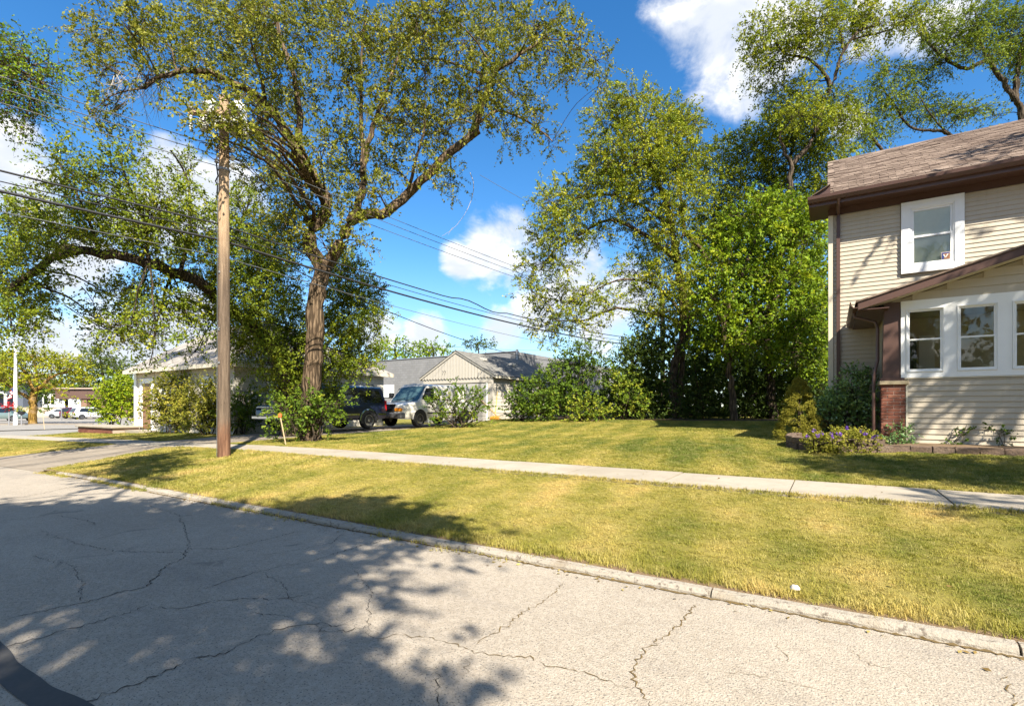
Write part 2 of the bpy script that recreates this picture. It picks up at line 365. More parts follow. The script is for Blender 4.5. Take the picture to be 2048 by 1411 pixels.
# kerb pieces
kerb = empty('kerb', (-2, KERB_Y, 0), 'weathered pale concrete kerb in short lengths', kind='structure')
x = .88
joints = [.88 + 1.6 * i for i in range(-9, 9)]
for a, b in zip(joints[:-1], joints[1:]):
    mb = MB(); n = 9; prof = [(-.005, -.12), (0.0, .018), (.016, .038), (.035, .045), (.090, .048), (.105, .035), (.105, -.12)]
    vs = []
    for i in range(n + 1):
        xx = a + .006 + (b - a - .012) * i / n; zz = road_z(xx)
        for j, (py, pz) in enumerate(prof):
            k = random.uniform(-.0025, .0025) if 0 < j < 5 else 0; dzv = random.uniform(-.003, .002) if 0 < j < 5 else 0
            if j in (1, 2, 3) and random.random() < .18: dzv -= random.uniform(.003, .010)
            vs.append((xx, KERB_Y + py + k + .006 * math.sin(xx * 2.1), zz + pz + dzv))
    m_ = len(prof); fs = [(i * m_ + j, i * m_ + j + 1, (i + 1) * m_ + j + 1, (i + 1) * m_ + j) for i in range(n) for j in range(m_ - 1)]
    fs += [tuple(range(m_)), tuple(n * m_ + j for j in range(m_ - 1, -1, -1))]
    mb.add(vs, fs); mb.build('kerb_stone', M_KERB, kerb)
# sidewalk slabs
walk = empty('sidewalk', (-5, 7.6, .3), 'pale concrete sidewalk crossing the lawn', kind='structure')
for i in range(-6, 24):
    x1 = 1.11 - 1.535 * i; x0 = x1 - 1.535; cxm = (x0 + x1) / 2; g = .008 if random.random() < .6 else .014
    dz0 = random.uniform(-.004, .006); tl = random.uniform(-.004, .004)
    z0 = gz(x0, 7.6) + .012 + dz0; z1 = gz(x1, 7.6) + .012 + dz0 + tl
    mb = MB(); vs = []
    for (xx, zz) in ((x0 + g, z0), (x1 - g, z1)):
        for (yy, dz_) in ((SW0, -.14), (SW0, -.006), (SW0 + .008, 0), (SW1 - .008, .003), (SW1, -.004), (SW1, -.14)): vs.append((xx, yy, zz + dz_))
    mb.add(vs, [(j, (j + 1) % 6, 6 + (j + 1) % 6, 6 + j) for j in range(6)] + [(0, 1, 2, 3, 4, 5), (11, 10, 9, 8, 7, 6)])
    mb.build('slab', M_WALK, walk)
# driveway and its apron
drive = empty('driveway', (-17.5, 12, .3), 'grey concrete driveway running from the street to the garage', kind='structure')
def strip(name, rows, m, parent):
    V = []; F = []
    for (y, xa, xb) in rows:
        for k in range(5):
            xx = xa + (xb - xa) * k / 4; V.append((xx, y, gz(xx, y)))
    return V
def dpatch(name, ya, yb, fa, fb, zoff, m, n=6):
    V = []
    for i in range(n + 1):
        y = ya + (yb - ya) * i / n; s = i / n
        for k in range(7):
            xx = (fa[0] + (fb[0] - fa[0]) * s) + ((fa[1] + (fb[1] - fa[1]) * s) - (fa[0] + (fb[0] - fa[0]) * s)) * k / 6
            z = gz(xx, y)
            if y < SW0: z = road_z(xx) + .012 + (gz(xx, SW0) - road_z(xx)) * max(0, (y - KERB_Y) / (SW0 - KERB_Y)) ** 1.1
            V.append((xx, y, z + zoff + random.uniform(-.004, .004)))
    F = [(i * 7 + k, i * 7 + k + 1, (i + 1) * 7 + k + 1, (i + 1) * 7 + k) for i in range(n) for k in range(6)]
    return link(name, npmesh(name, V, F, True), m, drive)
dpatch('apron', KERB_Y + .0, SW0 - .01, (-20.5, -14.45), (-19.3, -16.0), -.004, M_DRIVE)
for j in range(5): dpatch('drive_slab', SW1 + .02 + j * 2.98, SW1 + j * 2.98 + 2.96, (-19.4, -15.6), (-19.4, -15.6), .008, M_DRIVE)
# cracks in the asphalt
def ribbon(name, pts, w, m, z=.004, jit=.02, parent=road, even=False):
    pts = [np.array(p[:2]) for p in pts]; L = []
    for a, b in zip(pts[:-1], pts[1:]):
        nseg = max(2, int(np.linalg.norm(b - a) / .022))
        for i in range(nseg): L.append(a + (b - a) * i / nseg)
    L.append(pts[-1]); L = np.array(L)
    off = np.cumsum(RNG.normal(0, .3, len(L))); off = off - np.linspace(off[0], off[-1], len(L))
    d = np.gradient(L, axis=0); d /= np.linalg.norm(d, axis=1)[:, None] + 1e-9; nrm = np.stack([-d[:, 1], d[:, 0]], 1)
    C = L + nrm * (RNG.normal(0, jit * .5, len(L)) + np.clip(off, -2.5, 2.5) * jit * .7)[:, None]
    ww = w * (1 + .10 * np.sin(np.arange(len(L)) * .11) + .05 * np.sin(np.arange(len(L)) * .31) if even else RNG.uniform(.15, 1.35, len(L))) * np.minimum(1, np.minimum(np.arange(len(L)), np.arange(len(L))[::-1]) / 4 + .15)
    V = np.concatenate([np.c_[C + nrm * ww[:, None] / 2, np.full(len(L), z)], np.c_[C - nrm * ww[:, None] / 2, np.full(len(L), z)]])
    n = len(L); i = np.arange(n - 1); F = np.stack([i, i + n, i + n + 1, i + 1], 1)
    return link(name, npmesh(name, V, F), m, parent)
CR = [([(1124, 1165), (1110, 1182), (1059, 1215), (1025, 1244), (1001, 1257), (949, 1291)], .014, 1),
      ([(738, 1281), (785, 1273), (854, 1276), (902, 1290), (946, 1307), (1001, 1312), (1059, 1312), (1103, 1332), (1185, 1350), (1233, 1373), (1264, 1376)], .012, 1),
      ([(1394, 1206), (1366, 1244), (1339, 1261), (1295, 1295), (1264, 1326), (1264, 1363), (1288, 1408), (1310, 1470)], .016, 1),
      ([(946, 1307), (935, 1335), (926, 1350)], .010, 1),
      ([(-60, 1315), (0, 1297), (117, 1266), (200, 1243), (258, 1225), (297, 1208)], .012, 0),
      ([(120, 1425), (168, 1405), (324, 1352), (379, 1325), (449, 1309), (527, 1270), (586, 1254), (640, 1247), (664, 1256), (705, 1250)], .012, 0),
      ([(0, 1241), (62, 1227), (164, 1204), (234, 1184), (289, 1172), (340, 1130), (375, 1114), (375, 1096), (449, 1098), (527, 1079), (600, 1062)], .014, 0),
      ([(289, 1217), (375, 1215), (422, 1204), (488, 1194), (547, 1198), (625, 1188)], .010, 0),
      ([(410, 1176), (469, 1157), (559, 1133), (621, 1122), (723, 1090), (780, 1080)], .011, 0),
      ([(586, 1232), (527, 1230), (500, 1224)], .009, 0), ([(640, 1247), (640, 1262), (700, 1262), (742, 1248)], .010, 0),
      ([(80, 1060), (160, 1085), (240, 1100), (375, 1105)], .010, 0), ([(0, 1040), (120, 1030), (180, 1042), (190, 1050)], .012, 0),
      ([(1552, 1285), (1562, 1300), (1570, 1314), (1568, 1327)], .008, 1), ([(2005, 1347), (2012, 1370), (2027, 1398), (2035, 1440)], .014, 1),
      ([(1440, 1345), (1520, 1352), (1600, 1375), (1680, 1390)], .006, 1), ([(700, 1125), (740, 1180), (735, 1240), (738, 1281)], .006, 0),
      ([(180, 965), (90, 985), (0, 1000)], .014, 0), ([(880, 1330), (880, 1380), (870, 1420)], .008, 0), ([(520, 1140), (560, 1175), (575, 1200), (640, 1215)], .007, 0), ([(690, 1060), (670, 1085), (600, 1100), (527, 1108)], .008, 0), ([(60, 1110), (130, 1130), (164, 1165), (164, 1204)], .008, 0), ([(1690, 1290), (1740, 1330), (1800, 1345), (1880, 1385)], .006, 1), ([(300, 1010), (360, 1030), (375, 1060), (375, 1096)], .009, 0)]
for pts, wd, kind in CR: ribbon('crack', [on_ground(u, v) for u, v in pts], wd * (.55 if kind else .65), M_CRACKW if kind else M_CRACK)
tarp = [on_ground(u, v) for u, v in ((-60, 1262), (0, 1330), (70, 1385), (170, 1440), (300, 1500))]
ribbon('tar_patch', tarp, .13, M_TAR, z=.006, jit=0.0, even=True)
ribbon('gutter_soil', [(-14.3, KERB_Y - .03), (-9, KERB_Y - .04), (-4, KERB_Y - .03), (0, KERB_Y - .02), (4, KERB_Y - .02)], .035, M_CRACKW, z=.005, jit=.012)
# ------------------------------------------------------------------ the tan house
XH, YM, YP = -0.02, 14.9, 12.3                        # left corner, main wall, porch wall
house = empty('house', (3, 15, .5), 'two storey tan sided house with brown trim and enclosed front porch', 'house')
rw = random.uniform
wallM = box('wall', XH, 8.2, YM, 22.0, .3, 6.30, M_SIDE_BACK, house)
MB().prism([(YM, 6.30), (22.0, 6.30), (18.3, 8.66), (17.9, 8.66)], XH + .001, 8.2, 'x').build('gable', M_SIDE_BACK, house)
def course_mesh(h, t0=.004, t1=.019):
    mb = MB(); mb.prism([(0, 0), (-t1, 0), (-t1, h * .10), (-t0, h), (0, h)], 0, 1, 'x'); return mb.mesh('siding_course')
CH = .1016
CM = course_mesh(CH - .001)
def courses(parent, xa, xb, y, za, zb, holes=(), mesh=CM, ch=CH, m=M_SIDE, clip=None):
    z = za
    while z < zb - .01:
        segs = [(xa, xb)]
        for (hx0, hx1, hz0, hz1) in holes:
            if z + ch > hz0 and z < hz1:
                ns = []
                for a, b in segs:
                    if hx0 > a: ns.append((a, min(b, hx0)))
                    if hx1 < b: ns.append((max(a, hx1), b))
                segs = [q for q in ns if q[1] - q[0] > .02]
        if clip: segs = [(max(a, clip(z + ch * .7)[0]), min(b, clip(z + ch * .7)[1])) for a, b in segs]; segs = [q for q in segs if q[1] - q[0] > .05]
        for a, b in segs:
            o = link('siding_course', mesh, m, parent, loc=(a, y, z)); o.scale = (b - a, 1, min(1, (zb - z) / ch))
        z += ch
UW = (1.40, 2.52, 4.47, 6.12)
courses(wallM, XH + .10, 6.5, YM, .62, 6.12, holes=[(UW[0] - .012, UW[1] + .012, UW[2] - .012, UW[3] + .05)])
# side wall courses (edge on from the street)
CMS = MB().prism([(0, 0), (-.017, 0), (-.017, .0102), (-.004, CH - .001), (0, CH - .001)], 0, 1, 'y').mesh('siding_course_side')
for i in range(54): 
    o = link('siding_course', CMS, M_SIDE, wallM, loc=(XH, YM + .1, .62 + i * CH)); o.scale = (1, 6.9, 1)
MB().box(XH - .024, XH + .085, YM - .024, YM + .085, .5, 6.14).build('corner_board', M_CREAMTRIM, house, bevel=.004)
box('frieze', XH - .03, 8.2, YM - .032, YM + .02, 6.122, 6.30, M_BROWN, house)
# eave: soffit panels, fascia, gutter
EZ, EY = 6.30, 14.36
sof = box('soffit', -.45, 8.3, EY + .05, YM - .033, 6.285, 6.298, M_BROWN, house)
for i in range(26): box('soffit_rib', -.43 + i * .33, -.418 + i * .33, EY + .052, YM - .034, 6.279, 6.2848, M_BROWN, sof)
box('fascia', -.45, 8.3, EY + .022, EY + .05, 6.25, 6.47, M_BROWN, house)
MB().prism([(EY + .02, 6.33), (EY - .06, 6.33), (EY - .105, 6.40), (EY - .115, 6.47), (EY - .10, 6.47), (EY - .09, 6.405), (EY - .05, 6.345), (EY + .02, 6.345)], -.47, 8.3, 'x').build('gutter', M_BROWN, house)
# eave return on the gable end
MB().prism([(-.45, 6.47), (XH + .02, 6.72), (XH + .02, 6.26), (-.45, 6.26)], EY + .052, 15.5, 'y').build('eave_return', M_BROWN, house)
MB().add([(-.47, EY - .02, 6.478), (-.47, 15.52, 6.478), (XH + .02, 15.52, 6.73), (XH + .02, EY - .02, 6.73), (-.47, EY - .02, 6.465), (-.47, 15.52, 6.465), (XH + .02, 15.52, 6.71), (XH + .02, EY - .02, 6.71)],
         [(0, 1, 2, 3), (7, 6, 5, 4), (0, 4, 5, 1), (1, 5, 6, 2), (2, 6, 7, 3), (3, 7, 4, 0)]).build('return_shingles', M_SHINGLE, house)
# main roof deck + shingles
RZ, RY = 8.78, 18.1
slope = math.atan2(RZ - 6.46, RY - (EY - .03)); SL = math.hypot(RZ - 6.46, RY - (EY - .03))
RX0 = -.06
roof = MB().add([(RX0, EY - .03, 6.46), (8.3, EY - .03, 6.46), (8.3, RY, RZ), (RX0, RY, RZ), (RX0, 22.3, 6.2), (8.3, 22.3, 6.2),
                 (RX0, EY - .03, 6.42), (8.3, EY - .03, 6.42), (8.3, RY, RZ - .06), (RX0, RY, RZ - .06), (RX0, 22.3, 6.15), (8.3, 22.3, 6.15)],
                [(0, 1, 2, 3), (3, 2, 5, 4), (6, 9, 8, 7), (9, 10, 11, 8), (0, 3, 9, 6), (3, 4, 10, 9), (1, 7, 8, 2), (2, 8, 11, 5), (0, 6, 7, 1), (4, 5, 11, 10)]).build('roof', M_SHINGLE, house)
SHE = .142
SM = MB().box(0, .31, 0, .16, 0, .008).mesh('shingle')
sh_list = []
nrow = int(SL / SHE)
for r in range(nrow):
    off = (r % 2) * .155 + rw(-.03, .03); k = 0
    xx = RX0 - .02 - off
    while xx < 6.4:
        sh_list.append((xx, r)); xx += .313
sh_list = [q for q in sh_list if q[0] > RX0 - .03]
sh_list.sort(key=lambda q: q[0] + q[1] * .02)
def sh_loc(xx, r):
    s = r * SHE - .01; return (xx, EY - .03 + s * math.cos(slope) - .006 * math.sin(slope), 6.46 + s * math.sin(slope) + .004)
for xx, r in sh_list[:300]:
    o = link('shingle', SM, M_SHINGLE, roof, loc=sh_loc(xx, r)); o.rotation_euler = (slope - .045, 0, 0); o.scale = (rw(.97, 1.0), 1, rw(1.0, 2.4))
mb = MB()
for xx, r in sh_list[300:]:
    p = Vector(sh_loc(xx, r)); c_, s_ = math.cos(slope - .045), math.sin(slope - .045)
    th_ = rw(.009, .018); mb.add([(p.x + a, p.y + b * c_ - d * s_, p.z + b * s_ + d * c_) for d in (0, th_) for b in (0, .16) for a in (0, .305)], [(4, 5, 7, 6), (0, 1, 5, 4), (0, 4, 6, 2), (1, 3, 7, 5)])
tag(mb.build('shingle_field', M_SHINGLE, roof), kind='stuff')
for i in range(28):
    MB().prism([(RY - .15, RZ - .075), (RY, RZ + .025), (RY + .15, RZ - .075), (RY, RZ + .012)], RX0 - .01 + i * .3, RX0 + .285 + i * .3, 'x').build('ridge_cap', M_SHINGLE, roof)
# downspout at the corner
mb = MB(); mb.box(XH + .15, XH + .225, YM - .082, YM - .02, .7, 6.12); mb.tube([(XH + .187, EY - .03, 6.34), (XH + .187, EY + .03, 6.24), (XH + .187, YM - .07, 6.13), (XH + .187, YM - .05, 6.05)], .036, 8)
mb.build('downspout', M_BROWN, house)
# upper window
def dh_window(name, x0, x1, z0, z1, y, trim, parent, apron=.0, sash=.045, fr=.028):
    wdw = MB()
    wdw.box(x0, x0 + trim, y - .035, y, z0, z1).box(x1 - trim, x1, y - .035, y, z0, z1)
    wdw.box(x0 + trim, x1 - trim, y - .034, y, z1 - trim, z1).box(x0 + trim, x1 - trim, y - .034, y, z0, z0 + trim * .9)
    o = wdw.build(name, M_WHITE, parent)
    a0, a1, b0, b1 = x0 + trim, x1 - trim, z0 + trim * .9, z1 - trim; zm = (b0 + b1) / 2
    mb = MB().box(a0, a0 + fr, y - .02, y + .05, b0, b1).box(a1 - fr, a1, y - .02, y + .05, b0, b1).box(a0 + fr, a1 - fr, y - .02, y + .05, b1 - fr, b1).box(a0 + fr, a1 - fr, y - .024, y + .05, b0, b0 + fr)
    mb.build('window_frame', M_WHITE, o)
    a0 += fr; a1 -= fr; b0 += fr; b1 -= fr
    for nm, za, zb, yy in (('upper_sash', zm - .01, b1, y + .004), ('lower_sash', b0, zm + .03, y - .016)):
        s = MB().box(a0, a0 + sash, yy, yy + .02, za, zb).box(a1 - sash, a1, yy, yy + .02, za, zb).box(a0 + sash, a1 - sash, yy, yy + .02, zb - sash, zb).box(a0 + sash, a1 - sash, yy, yy + .02, za, za + sash).build(nm, M_WHITE, o)
        box('pane', a0 + sash * .8, a1 - sash * .8, yy + .008, yy + .012, za + sash * .8, zb - sash * .8, M_GLASS, s) if False else link('pane', npmesh('pane', [(a0 + sash, yy + .01, za + sash), (a1 - sash, yy + .01, za + sash), (a1 - sash, yy + .01, zb - sash), (a0 + sash, yy + .01, zb - sash)], [(0, 1, 2, 3)]), M_GLASS, o)
    return o
# cut the wall behind the upper window: a shallow dark room with a pulled shade
uw = dh_window('window', *UW, YM - .032, .165, house)
box('window_reveal', UW[0] + .1, UW[1] - .1, YM - .002, YM + .004, UW[2] + .1, UW[3] - .1, M_ROOM, uw)
link('window_shade', npmesh('window_shade', [(1.58, YM - .006, 4.62), (2.34, YM - .006, 4.62), (2.34, YM - .006, 5.97), (1.58, YM - .006, 5.97)], [(0, 1, 2, 3)]), M_BLIND, uw)
# decal in the upper window: blue square, brown field, white V
DM = {c: mat('decal_' + c, None, v, .5) for c, v in dict(blue=(.03, .05, .20), rust=(.30, .13, .06), white=(.75, .73, .68), edge=(.55, .45, .35)).items()}
dx, dzz, yy = 2.12, 4.70, YM - .050
link('window_sticker', npmesh('window_sticker', [(dx, yy, dzz), (dx + .16, yy, dzz), (dx + .16, yy, dzz + .16), (dx, yy, dzz + .16)], [(0, 1, 2, 3)]), DM['edge'], uw)
def flat(name, poly, m, k): link(name, npmesh(name, [(dx + a * .16, yy - .001 * k, dzz + b * .16) for a, b in poly], [tuple(range(len(poly)))]), m, uw)
flat('sticker_field', [(.06, .03), (.94, .03), (.94, .94), (.06, .94)], DM['rust'], 1)
flat('sticker_band', [(.06, .78), (.94, .78), (.94, .94), (.06, .94)], DM['blue'], 2)
flat('sticker_corner', [(.06, .03), (.30, .03), (.36, .70), (.06, .78)], DM['blue'], 2)
flat('letter_stroke', [(.18, .68), (.34, .68), (.54, .20), (.44, .20)], DM['white'], 3)
flat('letter_stroke', [(.44, .20), (.54, .20), (.82, .72), (.66, .70)], DM['white'], 3)
# ---- porch
PX0, PX1 = .86, 7.2
pb = MB().box(1.20, PX1, YP, YP + .12, .45, 1.93)
pw = pb.build('porch_wall', M_SIDE_BACK, house)
courses(pw, 1.245, PX1, YP, .55, 1.90)
box('porch_corner_board', 1.232, 1.262, YP - .022, YP + .01, .5, 1.84, M_CREAMTRIM, house)
box('porch_floor', .95, PX1, YP + .13, YM - .04, .9, 1.0, mat('porch_floor_paint', None, (.35, .31, .24), .6), house)
box('porch_side_wall', .97, 1.05, YP + .42, YM - .03, .45, 3.36, M_SIDE_BACK, house)
box('porch_ceiling', .9, PX1, YP + .02, YM - .04, 3.42, 3.46, mat('porch_ceiling_paint', None, (.55, .50, .36), .8), house)
M_INWALL = mat('porch_inner_wall', None, (.56, .50, .34), .8, var=.15)
box('porch_inner_wall', 1.06, PX1, YM - .07, YM - .035, 1.0, 3.41, M_INWALL, house)
idr = box('inner_door', 1.72, 2.0, YM - .10, YM - .072, 1.0, 3.0, M_WHITE, house)
box('inner_door_opening', 1.34, 1.68, YM - .09, YM - .072, 1.0, 2.95, mat('inner_dark', None, (.035, .04, .04), .4), house)
# brick pier
pier = box('pier_core', .872, 1.222, YP - .005, YP + .375, .40, 1.80, M_MORTAR, house)
BL, BH, BD = .194, .057, .09
BM = MB().box(0, BL, 0, BD, 0, BH).mesh('brick', bevel=.003); BMH = MB().box(0, .092, 0, BD, 0, BH).mesh('half_brick', bevel=.003)
BMX = MB().box(0, BD, 0, BL, 0, BH).mesh('side_brick', bevel=.003)
z = .46; r = 0
while z < 1.78:
    seq = [(0, BL), (BL + .010, BL)] if r % 2 else [(0, .092), (.102, BL), (.306, .092)]
    for (o_, ln) in seq:
        b = link('brick', BM if ln == BL else BMH, M_BRICK, pier, loc=(.848 + o_, YP - .012 + rw(-.002, .002), z))
    for q in range(2): link('brick', BMX, M_BRICK, pier, loc=(.860, YP + .085 + q * .204 - (r % 2) * .04, z))
    z += .0677; r += 1
box('pier_cap', .815, 1.275, YP - .05, YP + .42, 1.800, 1.875, M_STONECAP, house, bevel=.008)
mb = MB(); a0, a1, b0, b1 = .868, 1.175, YP - .012, YP + .33
mb.add([(a0, b0, 1.93), (a1, b0, 1.93), (a1, b1, 1.93), (a0, b1, 1.93), (a0 + .03, b0 + .02, 3.40), (a1 - .03, b0 + .02, 3.40), (a1 - .03, b1 - .03, 3.40), (a0 + .03, b1 - .03, 3.40)], [(0, 3, 2, 1), (4, 5, 6, 7), (0, 1, 5, 4), (1, 2, 6, 5), (2, 3, 7, 6), (3, 0, 4, 7)])
mb.box(a0 - .035, a1 + .03, b0 - .025, b1 + .03, 1.876, 1.93); mb.build('porch_column', M_BROWN, house)
# white window band
bandx0 = 1.155
wb = MB()
wb.box(bandx0, PX1, YP - .030, YP + .05, 1.93, 2.035); wb.box(bandx0, PX1, YP - .030, YP + .05, 3.235, 3.40)
edges = [1.235 + .745 * i for i in range(8)]
wb.box(bandx0, 1.235, YP - .028, YP + .05, 2.035, 3.235)
for i in range(8): wb.box(edges[i] + .56, (edges[i + 1] if i < 7 else PX1), YP - .028, YP + .05, 2.035, 3.235)
band = wb.build('window_band', M_WHITE, house)
box('band_drip', bandx0 + .05, PX1, YP - .034, YP + .0, 1.905, 1.928, M_CREAMTRIM, house)
for i in range(8):
    x0, x1 = edges[i] + .002, edges[i] + .558
    dh_window('porch_window', x0, x1, 2.037, 3.233, YP - .012, .012, house, sash=.027, fr=.014)
# porch gable + roof
ps = .297; zr = lambda x: 3.44 + ps * (x - .50)
apx = 4.1
MB().prism([(1.0, 3.40), (7.2, 3.40), (apx, zr(apx) - .18)], YP + .0, YP + .08, 'y').build('porch_gable', M_SIDE_BACK, house)
GC = course_mesh(.150)
courses(house, 1.0, 7.2, YP, 3.402, zr(apx) - .2, mesh=GC, ch=.151, clip=lambda z: ((z - 3.26) / ps + .5 , 2 * apx - ((z - 3.26) / ps + .5)))
OV = YP - .36
def rake(sgn):
    f = (lambda x: x) if sgn > 0 else (lambda x: 2 * apx - x)
    poly = [(f(.46), zr(.46) - .02), (f(apx), zr(apx) - .02), (f(apx), zr(apx) - .17), (f(.46), zr(.46) - .17)]
    MB().prism(poly, OV, OV + .03, 'y').build('rake_board', M_BROWN, house)
    deck = MB().prism([(f(.42), zr(.42) - .018), (f(apx), zr(apx) - .018), (f(apx), zr(apx) + .012), (f(.42), zr(.42) + .012)], OV - .03, YM - .02, 'y')
    deck.build('porch_roof', M_SHINGLE, house)
    MB().prism([(f(.52), zr(.52) - .172), (f(apx), zr(apx) - .172), (f(apx), zr(apx) - .155), (f(.52), zr(.52) - .155)], OV + .031, YP - .002, 'y').build('rake_soffit', M_CREAMTRIM, house)
rake(1); rake(-1)
box('porch_eave_soffit', .47, .95, OV + .033, YM - .03, 3.255, 3.27, M_BROWN, house)
box('porch_fascia', .455, .47, OV + .033, YM - .03, 3.25, 3.41, M_BROWN, house)
gp = [(.453, 3.29), (.38, 3.29), (.335, 3.35), (.325, 3.42), (.34, 3.42), (.35, 3.355), (.39, 3.305), (.453, 3.305)]
MB().prism(gp, OV - .02, YM - .03, 'y').build('porch_gutter', M_BROWN, house)
mb = MB(); mb.tube([(.40, YP + .2, 3.31), (.42, YP + .2, 3.20), (.60, YP + .17, 3.13), (.76, YP + .14, 3.06), (.80, YP + .14, 2.92), (.80, YP + .14, 2.3), (.74, YP + .10, 2.0), (.73, YP + .08, 1.7), (.735, YP + .08, .62)], [.034, .031, .031, .031, .031, .031, .031, .031, .031], 8)
mb.build('porch_downspout', M_BROWN, house, smooth=True)
# ---- raised bed with retaining blocks
bed = empty('retaining_edge', (1, 11.3, .55), 'low edging of rough brown concrete blocks along the flower bed', 'edging')
BKM = {}
def block(cx, cy, ang, z, ln=.30):
    mb = MB().box(-ln / 2, ln / 2, -.09, .09, 0, .125); me = mb.mesh('block', bevel=.012)
    for v in me.vertices:
        if v.co.y < -.05: v.co.y += rw(-.014, .012); v.co.x += rw(-.004, .004)
    o = link('block', me, M_BLOCK, bed, loc=(cx, cy, z)); o.rotation_euler = (0, 0, ang); return o
path = [(7.0, 11.35), (1.15, 11.36), (.95, 11.30), (.55, 11.02), (.15, 10.88), (-.2, 10.93), (-.5, 11.15), (-.66, 11.5), (-.68, 11.95), (-.6, 12.4)]
seg = []; acc = 0
L = [np.array(p) for p in path]; d_ = [0]
for a, b in zip(L[:-1], L[1:]): d_.append(d_[-1] + np.linalg.norm(b - a))
s = .15
while s < d_[-1]:
    x_ = np.interp(s, d_, [p[0] for p in L]); y_ = np.interp(s, d_, [p[1] for p in L])
    x2 = np.interp(s + .05, d_, [p[0] for p in L]); y2 = np.interp(s + .05, d_, [p[1] for p in L])
    an = math.atan2(y2 - y_, x2 - x_) + math.pi
    lv = 2 if x_ < 1.0 else 1
    for k in range(lv): block(x_ - (.15 * math.cos(an) if k else 0), y_ - (.15 * math.sin(an) if k else 0) + .012 * k, an + rw(-.02, .02), gz(x_, y_) - .015 + .127 * k)
    s += .306
soil = MB(); SP = [(7.0, 11.4), (1.2, 11.42), (.6, 11.1), (.15, 10.96), (-.2, 11.0), (-.45, 11.2), (-.58, 11.5), (-.6, 12.4), (-.3, YM - .1), (.0, YM - .06), (1.0, YM - .06), (1.0, YP - .03), (7.0, YP - .03)]
soil.add([(a, b, .685 if a < 1.1 else .66) for a, b in SP], [tuple(range(len(SP)))])
tag(soil.build('flower_bed_soil', M_SOIL, None), 'bare brown soil of the bed along the house', kind='structure')
# ------------------------------------------------------------------ vegetation
def leafmat(name, stops, trans=.34, rough=.55, spec=.16):
    def f(t, bs):
        a = t.attr('tint'); c = t.ramp(a, stops)
        t.put(bs.inputs['Base Color'], c)
        tr = t.new('ShaderNodeBsdfTranslucent'); t.put(tr.inputs['Color'], t.mix(.35, c, (.16, .20, .015)))
        mx = t.new('ShaderNodeMixShader'); mx.inputs[0].default_value = trans
        t.l.new(bs.outputs[0], mx.inputs[1]); t.l.new(tr.outputs[0], mx.inputs[2]); t.l.new(mx.outputs[0], t.n['Material Output'].inputs[0])
    return mat(name, f, rough=rough, spec=spec)
L_ELM = leafmat('elm_leaf', [(0, (0.077, 0.102, 0.012)), (.45, (0.168, 0.185, 0.018)), (.8, (0.270, 0.254, 0.028)), (1, (0.398, 0.333, 0.049))])
L_ELM2 = leafmat('dark_elm_leaf', [(0, (0.066, 0.111, 0.011)), (.5, (0.152, 0.208, 0.015)), (.85, (0.272, 0.301, 0.019)), (1, (0.460, 0.405, 0.035))])
L_CEN = leafmat('pale_elm_leaf', [(0, (0.098, 0.148, 0.011)), (.5, (0.205, 0.250, 0.015)), (.85, (0.343, 0.346, 0.021)), (1, (0.502, 0.446, 0.029))])
L_BRIGHT = leafmat('bright_leaf', [(0, (0.069, 0.124, 0.008)), (.5, (0.140, 0.224, 0.010)), (.85, (0.248, 0.321, 0.012)), (1, (0.366, 0.367, 0.016))])
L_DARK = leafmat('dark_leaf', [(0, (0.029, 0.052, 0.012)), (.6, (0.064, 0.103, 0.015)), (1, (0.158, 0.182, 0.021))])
L_SHRUB = leafmat('shrub_leaf', [(0, (0.040, 0.076, 0.010)), (.5, (0.090, 0.153, 0.014)), (.85, (0.163, 0.228, 0.018)), (1, (0.340, 0.324, 0.032))])
L_HOLLY = leafmat('holly_leaf', [(0, (0.090, 0.172, 0.053)), (.6, (0.183, 0.308, 0.086)), (1, (0.433, 0.597, 0.135))], .12, .22, .7)
L_YEL = leafmat('locust_leaf', [(0, (0.112, 0.145, 0.011)), (.5, (0.244, 0.271, 0.013)), (1, (0.422, 0.383, 0.020))])
L_OLIVE = leafmat('olive_leaf', [(0, (0.101, 0.119, 0.017)), (.5, (0.226, 0.228, 0.025)), (1, (0.433, 0.365, 0.058))])
L_CONE = leafmat('conifer_needle', [(0, (0.091, 0.099, 0.014)), (.5, (0.213, 0.197, 0.022)), (1, (0.360, 0.300, 0.035))], .15, .7, .2)
L_REDB = leafmat('reddish_leaf', [(0, (.05, .035, .018)), (.5, (.11, .07, .03)), (1, (.16, .12, .04))], .2)
L_PURPLE = leafmat('purple_petal', [(0, (.10, .035, .28)), (1, (.28, .13, .55))], .3)
L_RED = leafmat('red_petal', [(0, (.35, .01, .02)), (1, (.75, .05, .06))], .3)
def m_bark(c0, c1, moss=None):
    def f(t, bs):
        p = t.pos(); q = t.scale(p, (1, 1, .16)); n = t.noise(q, 13, 6, .7, .6); v = t.voro(t.scale(p, (1, 1, .13)), 15)
        c = t.mix(t.sstep(n, .32, .68), c0, c1); c = t.mix(t.sstep(v, .28, .05, 0, .0), c, c0)
        c = t.mix(t.math('MULTIPLY', t.sstep(v, .35, .62), .75), c, tuple(x * .28 for x in c0))
        if moss: c = t.mix(t.sstep(t.noise(p, 1.5, 4, .6), .5, .65, 0, .7), c, moss)
        t.put(bs.inputs['Base Color'], c); t.put(bs.inputs['Normal'], t.bump(t.math('SUBTRACT', t.math('MULTIPLY', n, .6), v), 1.0, .05))
    return f
B_ELM = mat('elm_bark', m_bark((.105, .072, .046), (.200, .145, .092)), rough=.95, spec=.1)
B_DARK = mat('dark_bark', m_bark((.055, .042, .03), (.12, .092, .066)), rough=.95, spec=.1)
B_LOC = mat('locust_bark', m_bark((.20, .12, .03), (.34, .21, .05), (.30, .20, .10)), rough=.95, spec=.1)
